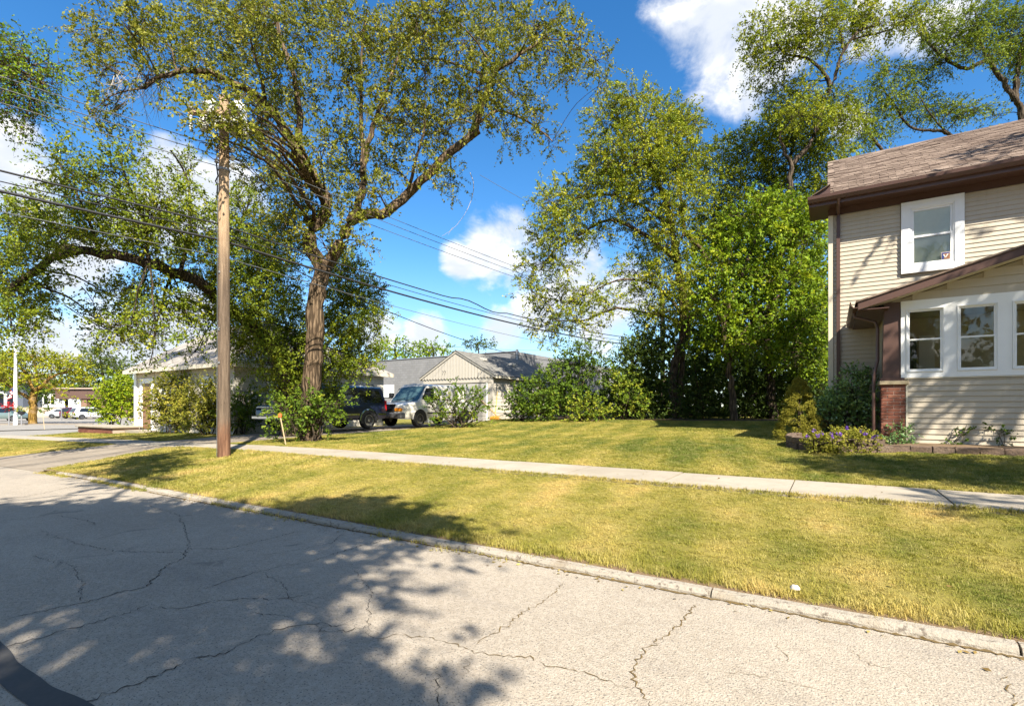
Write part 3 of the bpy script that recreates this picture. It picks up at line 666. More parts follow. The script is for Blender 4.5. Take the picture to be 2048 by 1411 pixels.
B_DEAD = mat('dead_twig', None, (.34, .30, .25), .9, var=.25)
UP = np.array([0, 0, 1.0])
def unit(v): return v / (np.linalg.norm(v, axis=-1, keepdims=True) + 1e-9)
class Tubes:
    def __init__(s): s.V = []; s.F = []; s.n = 0; s.nodes = []
    def tube(s, pts, r, n=7, rough=.0):
        pts = np.asarray(pts, float); r = np.asarray(r, float); k = len(pts)
        d = unit(np.gradient(pts, axis=0)); a = np.cross(d, np.array([.31, .22, .93])); bad = np.linalg.norm(a, axis=1) < .1
        a[bad] = np.cross(d[bad], np.array([1., 0, 0])); a = unit(a); b = np.cross(d, a)
        th = np.arange(n) * 2 * math.pi / n
        rr = r[:, None] * (1 + (RNG.normal(0, rough, (k, n)) if rough else 0) + (rough * 1.6 * np.sin(th * 3 + np.arange(k)[:, None] * .5) if rough else 0))
        ring = pts[:, None, :] + (a[:, None, :] * np.cos(th)[None, :, None] + b[:, None, :] * np.sin(th)[None, :, None]) * rr[..., None]
        s.V.append(ring.reshape(-1, 3)); i = np.arange(k - 1)[:, None] * n + np.arange(n)[None, :]; j = np.arange(k - 1)[:, None] * n + (np.arange(n)[None, :] + 1) % n
        s.F.append(np.stack([i, j, j + n, i + n], -1).reshape(-1, 4) + s.n); s.n += k * n
    def limb(s, pts, r0, r1, n=8, wob=.03, rough=.05, rec=True, step=.25):
        pts = np.asarray(pts, float)
        Lc = np.r_[0, np.cumsum(np.linalg.norm(np.diff(pts, axis=0), axis=1))]; m = max(4, int(Lc[-1] / step))
        q = np.linspace(0, Lc[-1], m); P4 = np.vstack([2 * pts[0] - pts[1], pts, 2 * pts[-1] - pts[-2]]); out = []
        for x in q:
            i = min(np.searchsorted(Lc, x, side='right') - 1, len(pts) - 2); u = (x - Lc[i]) / (Lc[i + 1] - Lc[i] + 1e-9)
            p0, p1, p2, p3 = P4[i:i + 4]
            out.append(.5 * ((2 * p1) + (-p0 + p2) * u + (2 * p0 - 5 * p1 + 4 * p2 - p3) * u * u + (-p0 + 3 * p1 - 3 * p2 + p3) * u ** 3))
        out = np.array(out); rad = r0 + (r1 - r0) * (q / Lc[-1]) ** .85
        out[1:] += RNG.normal(0, wob, out[1:].shape) * np.minimum(1, rad[1:, None] * 6 + .2)
        s.tube(out, rad, n, rough)
        if rec: s.nodes += [(o, rd) for o, rd in zip(out, rad)]
        return out
    def twigs(s, A, B, r):           # many 3-sided straight twigs at once
        d = unit(B - A); a = unit(np.cross(d, np.array([.31, .52, .79]))); b = np.cross(d, a); th = np.arange(3) * 2.0944
        off = a[:, None, :] * np.cos(th)[None, :, None] + b[:, None, :] * np.sin(th)[None, :, None]
        r = np.broadcast_to(r, (len(A),))[:, None, None]
        V = np.concatenate([A[:, None, :] + off * r, B[:, None, :] + off * r * .35], 1); k = len(A)
        base = np.arange(k)[:, None, None] * 6; f = np.array([[0, 1, 4, 3], [1, 2, 5, 4], [2, 0, 3, 5]])[None]
        s.V.append(V.reshape(-1, 3)); s.F.append((base + f).reshape(-1, 4) + s.n); s.n += 6 * k
    def build(s, name, m, parent): return link(name, npmesh(name, np.concatenate(s.V), np.concatenate(s.F), True), m, parent)
class Leaves:
    def __init__(s): s.V = []; s.T = []
    def add(s, C, A, N, ln, wd, tint):
        A = unit(A); N = unit(N - A * np.sum(N * A, -1, keepdims=True)); S = np.cross(A, N)
        ln = np.broadcast_to(ln, len(C))[:, None]; wd = np.broadcast_to(wd, len(C))[:, None]
        s.V.append(np.stack([C - A * ln * .5, C + S * wd * .5 + A * ln * .05 + N * wd * .12, C + A * ln * .5, C - S * wd * .5 + A * ln * .05 + N * wd * .12], 1).reshape(-1, 3)); s.T.append(np.broadcast_to(tint, len(C)))
    def build(s, name, m, parent, kind=None):
        V = np.concatenate(s.V); F = np.arange(len(V)).reshape(-1, 4)
        o = link(name, npmesh(name, V, F, False, {'tint': ('FACE', np.concatenate(s.T))}), m, parent)
        return o
def sprays(lv, tb, pos, outd, L, droop, M, ln, asp, tint, spread=.27, twig=.006):
    n = len(pos); d = unit(outd); L = L * RNG.uniform(.6, 1.3, n)
    tt = np.linspace(.08, 1, M)[None, :, None]
    C = pos[:, None, :] + d[:, None, :] * (L[:, None, None] * tt) - UP * (droop * L[:, None, None] * tt ** 2)
    C = C + RNG.normal(0, 1, C.shape) * (spread * L[:, None, None] * .28)
    ax = unit(d[:, None, :] * .7 + RNG.normal(0, .75, C.shape) - UP * .35); nr = unit(RNG.normal(0, .62, C.shape) + UP * .5 + SUN * .55)
    sz = ln * RNG.uniform(.65, 1.25, (n, M))
    ti = np.clip(np.broadcast_to(np.asarray(tint)[:, None], (n, M)) + RNG.normal(0, .09, (n, M)), 0, .93)
    lv.add(C.reshape(-1, 3), ax.reshape(-1, 3), nr.reshape(-1, 3), sz.ravel(), sz.ravel() * asp, ti.ravel())
    if tb is not None and twig > 0:
        mid = pos + d * (L * .5)[:, None] - UP * (droop * L * .25)[:, None]; tip = pos + d * L[:, None] - UP * (droop * L)[:, None]
        tb.twigs(pos - d * (L * .3)[:, None], mid, twig); tb.twigs(mid, tip, twig * .5)
def puff(lv, tb, c, ax, cover, D, ln, asp=.55, L=.5, droop=.3, M=14, tint=.5, tvar=.16, upw=.25, twig=.006, shell=.42, conn=True, rot=None):
    """one leafy clump: c centre, ax half-axes (right, up, forward) in metres"""
    ax = np.asarray(ax, float); k = FPX / D
    leafpx = max(.4, ln * k * ln * asp * k * .5); area = math.pi * ax[0] * ax[1] * k * k
    n = max(3, int(cover * area / leafpx / M))
    dr = unit(RNG.normal(0, 1, (n, 3))); rr = RNG.uniform(0, 1, n) ** shell
    loc = dr * rr[:, None] * (1 + .22 * np.sin(dr[:, :1] * 5 + c[0]) * np.cos(dr[:, 1:2] * 4 + c[2]))
    W = loc[:, :1] * ax[0] * RGT + loc[:, 1:2] * ax[1] * UP + loc[:, 2:3] * ax[2] * FWD
    pos = c + W; od = unit(W) * .8 + RNG.normal(0, .45, W.shape) + UP * upw
    ti = tint + RNG.normal(0, tvar, n)
    sprays(lv, tb, pos, od, np.full(n, L), droop, M, ln, asp, ti, twig=twig)
    if tb is not None and conn and tb.nodes:
        N = np.array([q[0] for q in tb.nodes]); R = np.array([q[1] for q in tb.nodes])
        dd = np.linalg.norm(N - c, axis=1) + .6 * np.maximum(0, N[:, 2] - c[2]); i = int(np.argmin(dd)); a = N[i]
        r0 = min(R[i] * .5, .012 + .012 * np.linalg.norm(c - a)); m1 = (a + c) / 2 + np.array([0, 0, .12 * np.linalg.norm(c - a)])
        if np.linalg.norm(c - a) > .4: 
            o = tb.limb([a, m1, c], r0, min(.012, r0 * .6), 5, .04, 0, False)
        sel = RNG.choice(n, min(n, 7), replace=False)
        for j in sel:
            b = a + (c - a) * RNG.uniform(.45, 1.0); tq = .014 if ax[0] > .3 else .004; tb.limb([b, (b + pos[j]) / 2 + RNG.normal(0, .08 if ax[0] > .3 else .02, 3), pos[j]], tq, tq * .35, 4, tq * 1.4, 0, False, .4)
def PP(lst, D=None): return [P(*(q if len(q) == 3 else (q[0], q[1], D))) for q in lst]
def make_tree(name, label, base, D, limbs, puffs, leaf, bark, ln, asp=.55, cover=2.0, L=.5, droop=.3, tint=.5, dd=1.6, group=None, cat='tree', rd=1.0, M=14, upw=.25, twig=.006, zdepth=None, shell=.42, tvar=.16, wob=.03):
    root = empty(name, tuple(base), label, cat, group); tb = Tubes(); lv = Leaves()
    for (pts, r0, r1) in limbs: tb.limb(PP(pts, D), r0, r1, 12 if r0 > .12 else 7, wob)
    for i, q in enumerate(puffs):
        u, v, ru, rv = q[:4]; o = q[4] if len(q) > 4 and q[4] is not None else ((i * 0.618) % 1 - .5) * 2 * dd
        cv = q[5] if len(q) > 5 else 1.0; tn = q[6] if len(q) > 6 else tint
        d = (zdepth(u) if zdepth else D) + o; k = d / FPX; c = P(u, v, d)
        puff(lv, tb, c, (ru * k, rv * k, max(.5, .75 * (ru + rv) / 2 * k * rd)), cover * cv, D, ln, asp, L, droop, M, tn, tvar, upw, twig, shell)
    tb.build('trunk', bark, root); lv.build('crown', leaf, root)
    return root
# --- the big elm by the sidewalk
De = 15.7
elm_base = P(624, 885, De); elm_base[2] = gz(elm_base[0], elm_base[1])
ELM = [([(624, 893), (623, 850), (622, 780), (627, 690), (634, 610), (642, 560), (648, 525)], .31, .235),
       ([(648, 545), (640, 525), (622, 495), (620, 465), (640, 440), (652, 412), (645, 385), (622, 350), (604, 318), (572, 262), (532, 208), (480, 172), (400, 142, 15.2), (330, 150, 14.8), (290, 175, 14.6)], .235, .055),
       ([(605, 322), (600, 260), (598, 216), (588, 152), (562, 80), (550, 10)], .12, .05),
       ([(655, 530), (672, 500), (690, 470), (700, 440), (745, 428), (776, 424), (812, 388), (864, 340), (912, 296), (955, 262)], .18, .11),
       ([(940, 272), (962, 220, 15.5), (974, 185, 15.4), (990, 146, 15.2), (1035, 114, 15), (1085, 78, 15)], .11, .04),
       ([(975, 165), (958, 148, 16), (900, 124, 16.2), (842, 116, 16.4)], .06, .03),
       ([(950, 250), (996, 222), (1060, 246), (1104, 282)], .05, .02),
       ([(700, 442), (724, 392, 16), (728, 332, 16.2), (750, 242, 16.5), (772, 184, 16.8), (800, 100, 17)], .13, .04),
       ([(726, 345, 16), (722, 224, 16.1), (724, 100, 16.4), (735, 20, 16.5)], .08, .03), ([(815, 386), (830, 330, 15), (850, 250, 14.6)], .06, .025),
       ([(532, 208), (520, 150, 15), (500, 80, 14.6)], .07, .03)]
EP = [(250, 50, 95, 70), (205, 140, 50, 65), (180, 225, 28, 48, None, .7), (225, 225, 40, 50, None, .7), (330, 80, 95, 75), (300, 150, 55, 26, None, .6), (430, 50, 95, 70), (400, 115, 60, 32), (425, 228, 48, 26, -4.9, 1.0), (475, 238, 46, 30, -4.8, 1.0), (415, 262, 46, 24, -5.0, 1.0), (440, 188, 55, 28, -4.6, 1.0), (385, 225, 34, 26, -4.9, .8), (500, 205, 36, 30, -4.6, .9), (480, 265, 30, 22, -4.3, .8), (440, 245, 26, 18, -4.9, .9), (500, 110, 75, 60), (455, 165, 60, 40),
      (520, 40, 90, 60), (600, 60, 80, 80), (560, 150, 65, 60), (610, 200, 45, 50), (510, 250, 50, 45), (560, 300, 60, 55), (530, 350, 62, 62), (590, 375, 60, 55), (640, 300, 45, 45), (650, 20, 70, 50),
      (700, 60, 70, 70), (760, 110, 75, 75), (690, 160, 55, 60), (740, 230, 60, 65), (680, 290, 50, 55), (800, 60, 75, 60), (850, 50, 80, 60), (850, 150, 70, 60), (800, 200, 60, 60), (830, 260, 65, 55), (780, 330, 55, 45), (740, 380, 50, 38), (880, 250, 60, 50),
      (860, 330, 50, 38, None, .8), (900, 360, 34, 38, None, .7), (930, 80, 75, 65), (960, 170, 60, 55), (1000, 40, 80, 55), (1010, 120, 65, 50), (1080, 50, 75, 55), (1100, 110, 65, 45), (1150, 70, 35, 45), (1150, 145, 60, 34, None, .8), (1200, 125, 36, 32, None, .8), (1205, 165, 18, 28, None, .6),
      (1030, 190, 55, 42), (1070, 245, 50, 34, None, .9), (1100, 285, 24, 28, None, .7), (1010, 260, 42, 40, None, .7), (960, 220, 50, 48), (920, 200, 60, 50), (650, 400, 55, 40), (700, 440, 40, 35, -1.2), (610, 440, 55, 55, None, .9), (570, 450, 45, 60), (690, 350, 55, 45),
      (650, 490, 40, 30, -1.0, .6), (720, 480, 30, 36, None, .5), (560, 220, 60, 45), (470, 20, 90, 40), (880, 20, 90, 40), (150, 60, 30, 40, None, .6)]
EP = [(q[0], q[1], q[2] * .85, q[3] * .80) + tuple(q[4:]) for q in EP]
elm = make_tree('elm_tree', 'big leaning elm with a crooked fork beside the sidewalk and driveway', elm_base, De, ELM, EP, L_ELM, B_ELM, .092, .54, 2.6, L=.5, droop=.35, dd=2.2, tint=.50, M=22, tvar=.15)
tw = Tubes()
tw.limb(PP([(940, 345), (948, 372), (938, 412), (912, 452), (884, 472)], De), .012, .004, 5, .01, 0); tw.limb(PP([(905, 455), (896, 470)], De), .008, .003, 4, .01, 0)
tw.build('hanging_dead_twig', B_DEAD, elm); tw = Tubes()
for i in range(46):                      # bare dead twigs on the long left limb
    a = P(RNG.uniform(225, 340), RNG.uniform(140, 165), 14.8); b = a + np.array([RNG.normal(-.35, .35), RNG.normal(0, .4), RNG.uniform(-1.15, -.15)])
    m1 = (a + b) / 2 + RNG.normal(0, .12, 3); tw.limb([a, m1, b], .011, .003, 4, .02, 0); tw.limb([m1, m1 + (b - a) * .45 + RNG.normal(0, .2, 3)], .006, .002, 3, .02, 0)
tw.build('dead_twigs', B_DEAD, elm)
# --- second elm behind, with the long arching limb
D2 = 18.2
def d2(u): return 18.2 - 5.2 * min(1.0, max(0.0, (560 - u) / 260.0))
b2 = P(580, 860, D2); b2[2] = gz(b2[0], b2[1])
ELM2 = [([(580, 872), (578, 800), (562, 730), *[(u, v, d2(u)) for u, v in ((520, 665), (455, 612), (400, 566), (342, 545), (293, 522), (228, 510), (150, 502), (100, 520), (60, 550), (10, 585))]], .27, .075),
        ([(455, 612, d2(455)), (428, 640, 16.8), (408, 612, 16.5), (352, 594, 16.1)], .11, .06), ([(150, 503, d2(150)), (135, 494, 14.2), (118, 500, 13.9)], .12, .10),
        ([(300, 525, d2(300)), (285, 440, d2(285)), (250, 350, d2(250)), (235, 300, d2(235))], .06, .02), ([(200, 508, d2(200)), (170, 420, d2(170)), (120, 330, d2(120))], .05, .02), ([(360, 550, d2(360)), (380, 450, d2(380)), (372, 350, d2(372)), (340, 300, d2(340))], .06, .02), ([(420, 580, d2(420)), (470, 480, d2(470)), (500, 400, d2(500))], .06, .025),
        ([(562, 735), (620, 660), (690, 600), (740, 560)], .10, .03), ([(575, 790), (650, 740), (730, 700)], .07, .02), ([(500, 650), (540, 560), (540, 480)], .07, .02)]
E2P = [(140, 345, 45, 50, None, 0.80), (110, 320, 22, 38, None, 0.72), (225, 330, 35, 52, None, 0.87), (270, 310, 22, 44, None, 0.72), (200, 400, 75, 45, None, 1.00), (330, 400, 50, 55, None, 1.00), (372, 345, 28, 45, None, 0.72), (300, 430, 60, 40), (80, 430, 60, 48, None, 1.00), (20, 460, 60, 55),
       (130, 460, 80, 38), (220, 470, 80, 40), (310, 485, 70, 40), (395, 450, 48, 60, None, 1.00), (400, 520, 60, 45), (60, 510, 60, 36), (0, 540, 50, 50), (30, 590, 55, 42, None, 1.00), (20, 650, 55, 50, None, 1.00), (70, 620, 35, 40, None, 0.87), (100, 580, 28, 34, None, 0.72),
       (230, 600, 42, 42, None, 1.00), (280, 590, 55, 42), (260, 655, 55, 38, None, 1.00), (220, 660, 40, 34, None, 1.00), (340, 615, 50, 36), (310, 675, 32, 26, None, .5), (300, 730, 14, 26, None, 0.72), (380, 655, 32, 34, None, .6), (390, 705, 22, 22, None, .4), (420, 600, 45, 55),
       (480, 440, 50, 60, None, 1.00), (500, 520, 55, 55), (470, 590, 50, 50), (540, 560, 60, 55), (560, 480, 48, 52), (500, 660, 50, 48), (560, 640, 60, 60), (475, 690, 34, 30, None, .6), (535, 725, 45, 36, None, .7), (580, 710, 50, 60), (680, 560, 50, 48), (730, 590, 40, 36, None, 1.00),
       (700, 630, 50, 45), (660, 680, 55, 55), (720, 700, 42, 40, None, 1.00), (670, 735, 40, 34, None, .7), (735, 735, 26, 22, None, .6), (600, 780, 45, 45), (555, 775, 30, 26, None, .6), (640, 780, 40, 26, None, .7), (690, 520, 32, 30, None, 0.87), (755, 640, 26, 22, None, 0.72)]
E2P = [q[:4] + ((q[4] if len(q) > 4 else None), (q[5] if len(q) > 5 else 1.0) * (1.75 if q[0] > 440 else 1.25)) for q in E2P]
make_tree('arching_elm_tree', 'dark elm behind the utility pole with a long limb arching over the driveway', b2, D2, ELM2, E2P, L_ELM2, B_DARK, .082, .54, 2.5, L=.48, droop=.35, dd=1.3, tint=.55, upw=.35, M=18, zdepth=d2, tvar=.15)
# --- the tall pale tree in the middle of the back line
D3 = 25.6
b3 = P(1353, 842, D3); b3[2] = gz(b3[0], b3[1])
CEN = [([(1354, 845), (1350, 800), (1345, 760), (1352, 720), (1366, 660), (1364, 600), (1352, 520), (1345, 470), (1330, 400), (1300, 320), (1275, 240), (1265, 190)], .25, .05),
       ([(1356, 830), (1361, 780), (1364, 730), (1376, 665), (1372, 600)], .16, .10), ([(1372, 610), (1355, 500), (1367, 462), (1360, 380), (1350, 290)], .13, .05),
       ([(1420, 525), (1395, 490), (1368, 462)], .09, .10), ([(1364, 650), (1330, 632), (1298, 628), (1233, 616), (1170, 640), (1110, 640)], .10, .03),
       ([(1352, 520), (1290, 470), (1220, 440), (1160, 470), (1110, 500), (1080, 540)], .12, .03), ([(1340, 450), (1260, 400), (1180, 390), (1120, 410)], .09, .03), ([(1366, 630), (1310, 570), (1240, 560), (1170, 590), (1110, 620)], .08, .02)]
CP_ = [(1262, 195, 52, 34), (1300, 240, 80, 50), (1220, 250, 50, 50), (1360, 245, 48, 30), (1385, 240, 22, 18, None, .8), (1265, 310, 95, 50), (1190, 330, 40, 45), (1350, 320, 60, 50), (1385, 330, 35, 45), (1300, 370, 80, 50), (1210, 390, 70, 42), (1140, 400, 52, 48), (1095, 400, 36, 34, None, .9), (1370, 400, 50, 50), (1300, 440, 75, 42),
       (1130, 460, 55, 42), (1090, 465, 40, 34, None, .9), (1190, 470, 48, 26, None, .8), (1350, 470, 50, 40), (1075, 530, 46, 32, None, .85), (1120, 530, 40, 26, None, .8), (1310, 505, 50, 36, None, .9), (1270, 540, 50, 28, None, .9), (1060, 580, 34, 26, None, .8), (1120, 600, 50, 30, None, .9), (1180, 585, 50, 26, None, .9), (1330, 560, 52, 38), (1375, 540, 40, 48), (1150, 640, 55, 26, None, .9), (1090, 650, 42, 26, None, .8), (1100, 685, 22, 14, None, .6),
       (1220, 610, 36, 22, None, .8), (1300, 590, 40, 26, None, .9), (1360, 610, 45, 42), (1320, 620, 34, 26, None, .7), (1240, 345, 60, 40), (1330, 280, 60, 40)]
make_tree('tall_pale_tree', 'tall pale green tree with two trunks standing in the back tree line', b3, D3, CEN, CP_, L_CEN, B_ELM, .116, .52, 3.1, L=.55, droop=.3, dd=1.7, tint=.55, twig=.008, M=20, tvar=.2)
# --- bright broadleaf tree
D4 = 21.5
b4 = P(1467, 846, D4); b4[2] = gz(b4[0], b4[1])
make_tree('bright_broadleaf_tree', 'bright green broadleaf tree with a thin pale trunk next to the house', b4, D4,
    [([(1467, 850), (1465, 796), (1459, 743), (1456, 712), (1447, 677), (1455, 620), (1480, 560), (1510, 480), (1530, 420)], .15, .04), ([(1456, 715), (1490, 660), (1550, 600), (1600, 540)], .07, .03), ([(1450, 670), (1430, 600), (1440, 540)], .06, .02)],
    [(1520, 430, 60, 38), (1575, 425, 48, 34), (1470, 470, 50, 38), (1545, 480, 75, 45), (1610, 470, 40, 48), (1440, 530, 42, 45), (1500, 540, 70, 48), (1570, 550, 65, 48), (1630, 540, 30, 55), (1640, 620, 22, 60), (1430, 600, 45, 45), (1480, 620, 60, 46), (1550, 630, 68, 48), (1610, 640, 45, 55),
     (1440, 670, 48, 40), (1510, 690, 66, 40, None, .9), (1590, 710, 58, 42, None, .9), (1640, 700, 22, 55), (1540, 400, 30, 26, None, .8)],
    L_BRIGHT, B_ELM, .14, .58, 3.9, L=.6, droop=.3, dd=1.3, tint=.55, twig=.007, M=18, tvar=.2)
# --- taller tree behind
D5 = 27.5
b5 = P(1590, 840, D5); b5[2] = gz(b5[0], b5[1])
make_tree('round_back_tree', 'mid green round crowned tree behind the bright broadleaf tree', b5, D5,
    [([(1592, 842), (1590, 700), (1585, 560), (1590, 430), (1580, 330), (1600, 250)], .26, .06), ([(1590, 500), (1520, 400), (1460, 350)], .10, .03), ([(1588, 450), (1650, 380), (1670, 320)], .09, .03)],
    [(1600, 235, 62, 34), (1545, 260, 55, 40), (1500, 300, 50, 40), (1445, 310, 38, 34), (1580, 310, 72, 46), (1650, 290, 55, 46), (1690, 320, 20, 30, None, .8), (1440, 365, 48, 40), (1510, 365, 66, 42), (1590, 385, 72, 42), (1650, 370, 38, 36), (1430, 430, 46, 48), (1480, 430, 50, 40), (1620, 440, 46, 46), (1420, 490, 36, 40), (1640, 230, 40, 30, None, .8)],
    L_CEN, B_DARK, .135, .52, 3.5, L=.65, droop=.3, dd=1.6, tint=.42, twig=.008)
D10 = 31.0
b10 = P(1500, 838, D10); b10[2] = .84
make_tree('dense_back_tree', 'dense dark green tree closing the gap behind the thin pale trunk', b10, D10,
    [([(1500, 840), (1500, 700), (1510, 560), (1500, 470)], .24, .06), ([(1505, 620), (1580, 540), (1620, 470)], .10, .03), ([(1505, 640), (1440, 560), (1420, 500)], .10, .03)],
    [(1430, 480, 50, 45), (1490, 460, 55, 45), (1560, 460, 55, 45), (1620, 470, 46, 50), (1430, 560, 55, 48), (1500, 550, 60, 50), (1570, 550, 60, 50), (1630, 560, 46, 55), (1430, 640, 55, 48), (1500, 640, 60, 50), (1570, 640, 60, 50), (1630, 650, 46, 55), (1390, 610, 40, 50), (1660, 620, 40, 70)],
    L_SHRUB, B_DARK, .19, .6, 3.4, L=.7, dd=1.2, tint=.45, M=14)
D6 = 23.5
b6 = P(1548, 846, D6); b6[2] = gz(b6[0], b6[1])
make_tree('crooked_limb_tree', 'tall tree with a dark S shaped limb and thin yellow green foliage above the house', b6, D6,
    [([(1548, 848), (1542, 790), (1536, 700), (1545, 600), (1570, 480), (1580, 400), (1584, 335), (1612, 300), (1632, 262), (1642, 220), (1660, 178), (1676, 135), (1690, 98), (1720, 62), (1760, 50)], .22, .05),
     ([(1660, 172), (1645, 142), (1612, 116), (1572, 108), (1550, 84)], .10, .03), ([(1688, 100), (1680, 60), (1660, 20)], .06, .03), ([(1584, 335), (1568, 300), (1558, 268)], .10, .05), ([(1700, 80), (1780, 60), (1850, 20)], .05, .02)],
    [(1520, 60, 36, 34), (1545, 110, 42, 30), (1505, 105, 22, 28, None, .7), (1530, 150, 30, 26, None, .7), (1580, 45, 46, 34), (1640, 30, 50, 34), (1700, 25, 50, 30), (1600, 90, 42, 26), (1560, 190, 48, 28, None, .8), (1610, 180, 38, 34, None, .8), (1600, 225, 50, 30), (1700, 70, 36, 26, None, .8), (1760, 40, 50, 30), (1820, 30, 40, 26, None, .9), (1650, 90, 36, 30, None, .8), (1730, 110, 32, 24, None, .5), (1670, 200, 30, 36, None, .6), (1690, 240, 34, 28, None, .8)],
    L_CEN, B_DARK, .125, .48, 3.0, L=.6, droop=.4, dd=1.2, tint=.55, twig=.008)
D7 = 31.0
b7 = P(2040, 812, D7); b7[2] = .85
make_tree('dark_spreading_tree', 'dark spreading tree rising behind the roof of the tan house', b7, D7,
    [([(2048, 830), (2046, 500), (2044, 245), (2030, 200), (1996, 150), (1975, 120), (1932, 138), (1880, 108), (1832, 58)], .38, .06), ([(2030, 200), (2036, 130), (2052, 60)], .2, .06), ([(1975, 120), (1960, 80), (1950, 20)], .10, .04),
     ([(2046, 500), (1960, 330), (1905, 275), (1880, 262), (1822, 255), (1790, 212), (1760, 170)], .20, .04), ([(1960, 330), (1830, 340), (1770, 305), (1736, 262), (1712, 212), (1690, 190)], .16, .05), ([(1905, 275), (1870, 240), (1830, 180)], .07, .02)],
    [(1850, 50, 50, 34), (1900, 90, 50, 32), (1930, 40, 60, 40), (1990, 50, 55, 45), (2040, 60, 40, 60), (1960, 100, 42, 26), (1870, 130, 46, 24, None, .8), (1790, 190, 48, 30), (1840, 215, 55, 28), (1900, 225, 50, 24), (1950, 215, 38, 20, None, .8), (1980, 235, 26, 14, None, .6), (1740, 225, 40, 30), (1720, 265, 40, 28), (1760, 270, 32, 24, None, .8), (1780, 140, 40, 26, None, .8), (1830, 160, 42, 24, None, .7), (2020, 120, 36, 30, None, .7), (1700, 190, 30, 26, None, .8), (2090, 100, 60, 90)],
    L_ELM2, B_DARK, .15, .45, 2.5, L=.75, droop=.35, dd=1.5, tint=.42, twig=.01)
# --- bough reaching in from a tree across the street on the left
tl = np.array([-10.5, -6.5, .08]); D8 = 9.5
root = empty('street_tree', tuple(tl), 'street tree whose leafy bough hangs in over the road above the wires', 'tree'); tb = Tubes(); lv = Leaves()
tb.limb([tl, tl + (0.1, .1, 3), tl + (-.2, .6, 5)], .34, .24, 12); e1 = P(-90, 60, 9.3)
tb.limb([tl + (-.2, .6, 5), (tl + e1) / 2 + (0, 0, 3.4), e1, P(-20, 120, 9.5), P(60, 150, 9.6)], .2, .02, 8); tb.limb([tl + (-.2, .6, 5), tl + (-2, -1, 9), tl + (-4, -1, 11)], .18, .05); tb.limb([tl + (-.2, .6, 5), tl + (2, -1, 8.5), tl + (3, -2, 10)], .16, .05)
for (u, v, ru, rv) in [(10, 120, 55, 45), (60, 115, 40, 36), (-40, 100, 70, 60), (20, 180, 55, 40), (80, 165, 40, 30), (110, 135, 22, 24), (10, 225, 30, 30), (60, 225, 38, 24), (-60, 180, 80, 60)]:
    k = D8 / FPX; puff(lv, tb, P(u, v, D8), (ru * k, rv * k, .6), 1.9, D8, .062, .5, .4, .45, 14, .45, upw=.1)
for i in range(26): puff(lv, tb, tl + np.array([RNG.uniform(-5.5, 3.0), RNG.uniform(-4, 1.2), RNG.uniform(7, 12)]), (1.2, 1.0, 1.2), 1.5, 16, .16, .55, .6, .3, 12, .5, twig=0)
tb.build('trunk', B_ELM, root); lv.build('crown', L_BRIGHT, root)
# --- street trees out of frame whose crowns shade the road, the verge and the front of the house
def inpoly(p, poly):
    x, y = p; c = False; n = len(poly)
    for i in range(n):
        x1, y1 = poly[i]; x2, y2 = poly[i - 1]
        if (y1 > y) != (y2 > y) and x < (x2 - x1) * (y - y1) / (y2 - y1) + x1: c = not c
    return c
def shade_tree(name, label, base, fork, polys, hz, n, ln, leaf, seed, extra=()):
    """crown clumps stand where the sun passes on its way to the shaded ground"""
    root = empty(name, base, label, 'tree'); tb = Tubes(); lv = Leaves(); b = np.array(base); fk = np.array(fork); rg = np.random.default_rng(seed)
    tb.limb([b, (b + fk) / 2 + (.1, .1, 0), fk], .38, .28, 12)
    C = []
    for poly, cnt, (h0, h1), rad, cov in polys:
        poly = [tuple(p[:2]) for p in poly]; xs_ = [p[0] for p in poly]; ys_ = [p[1] for p in poly]; k = 0; tries = 0
        while k < cnt:
            q = (rg.uniform(min(xs_), max(xs_)), rg.uniform(min(ys_), max(ys_)))
            e_ = rad * .85
            if not all(inpoly((q[0] + a_ * e_, q[1] + b_ * e_), poly) for a_, b_ in ((0, 0), (1, 0), (-1, 0), (0, 1), (0, -1))):
                tries += 1
                if tries < 4000: continue
                break
            h = rg.uniform(h0, h1); s = SUN / SUN[2]; C.append((np.array([q[0], q[1], 0]) + s * h, rad * rg.uniform(.75, 1.25), cov)); k += 1
    for j in range(7):
        c = C[int(rg.integers(len(C)))][0]; tb.limb([fk, (fk + c) / 2 + (0, 0, .5), c], .16, .04, 7)
    for c, r, cov in C: puff(lv, tb, c, (r, r * .7, r), cov, 14, ln, .55, .45, .3, 12, .5, shell=.45, twig=0)
    tb.build('trunk', B_ELM, root); lv.build('crown', leaf, root); return root
G = on_ground
roadshade = [G(-400, 1030), G(0, 1005), G(300, 1010), G(560, 1020), G(700, 1070), G(880, 1115), G(880, 1165), G(800, 1205), G(700, 1235), G(650, 1275), G(560, 1250), G(300, 1290), G(0, 1230), G(-500, 1250)]
roadshade2 = [G(0, 1290), G(250, 1300), G(400, 1340), G(640, 1310), G(880, 1370), G(940, 1420), G(950, 1600), G(300, 1900), G(-400, 1500)]
spot = [G(1010, 1350), G(1060, 1335), G(1100, 1360), G(1050, 1385)]
vergesh = [G(380, 985, .15), G(560, 985, .2), G(740, 975, .25), G(850, 1000, .2), G(960, 1060, .15), G(990, 1100, .12), G(880, 1090, .1), G(700, 1060, .1), G(560, 1030, .1)]
vergesh2 = [G(140, 930, .1), G(280, 905, .2), G(400, 900, .25), G(380, 935, .2), G(330, 975, .15), G(200, 965, .1)]
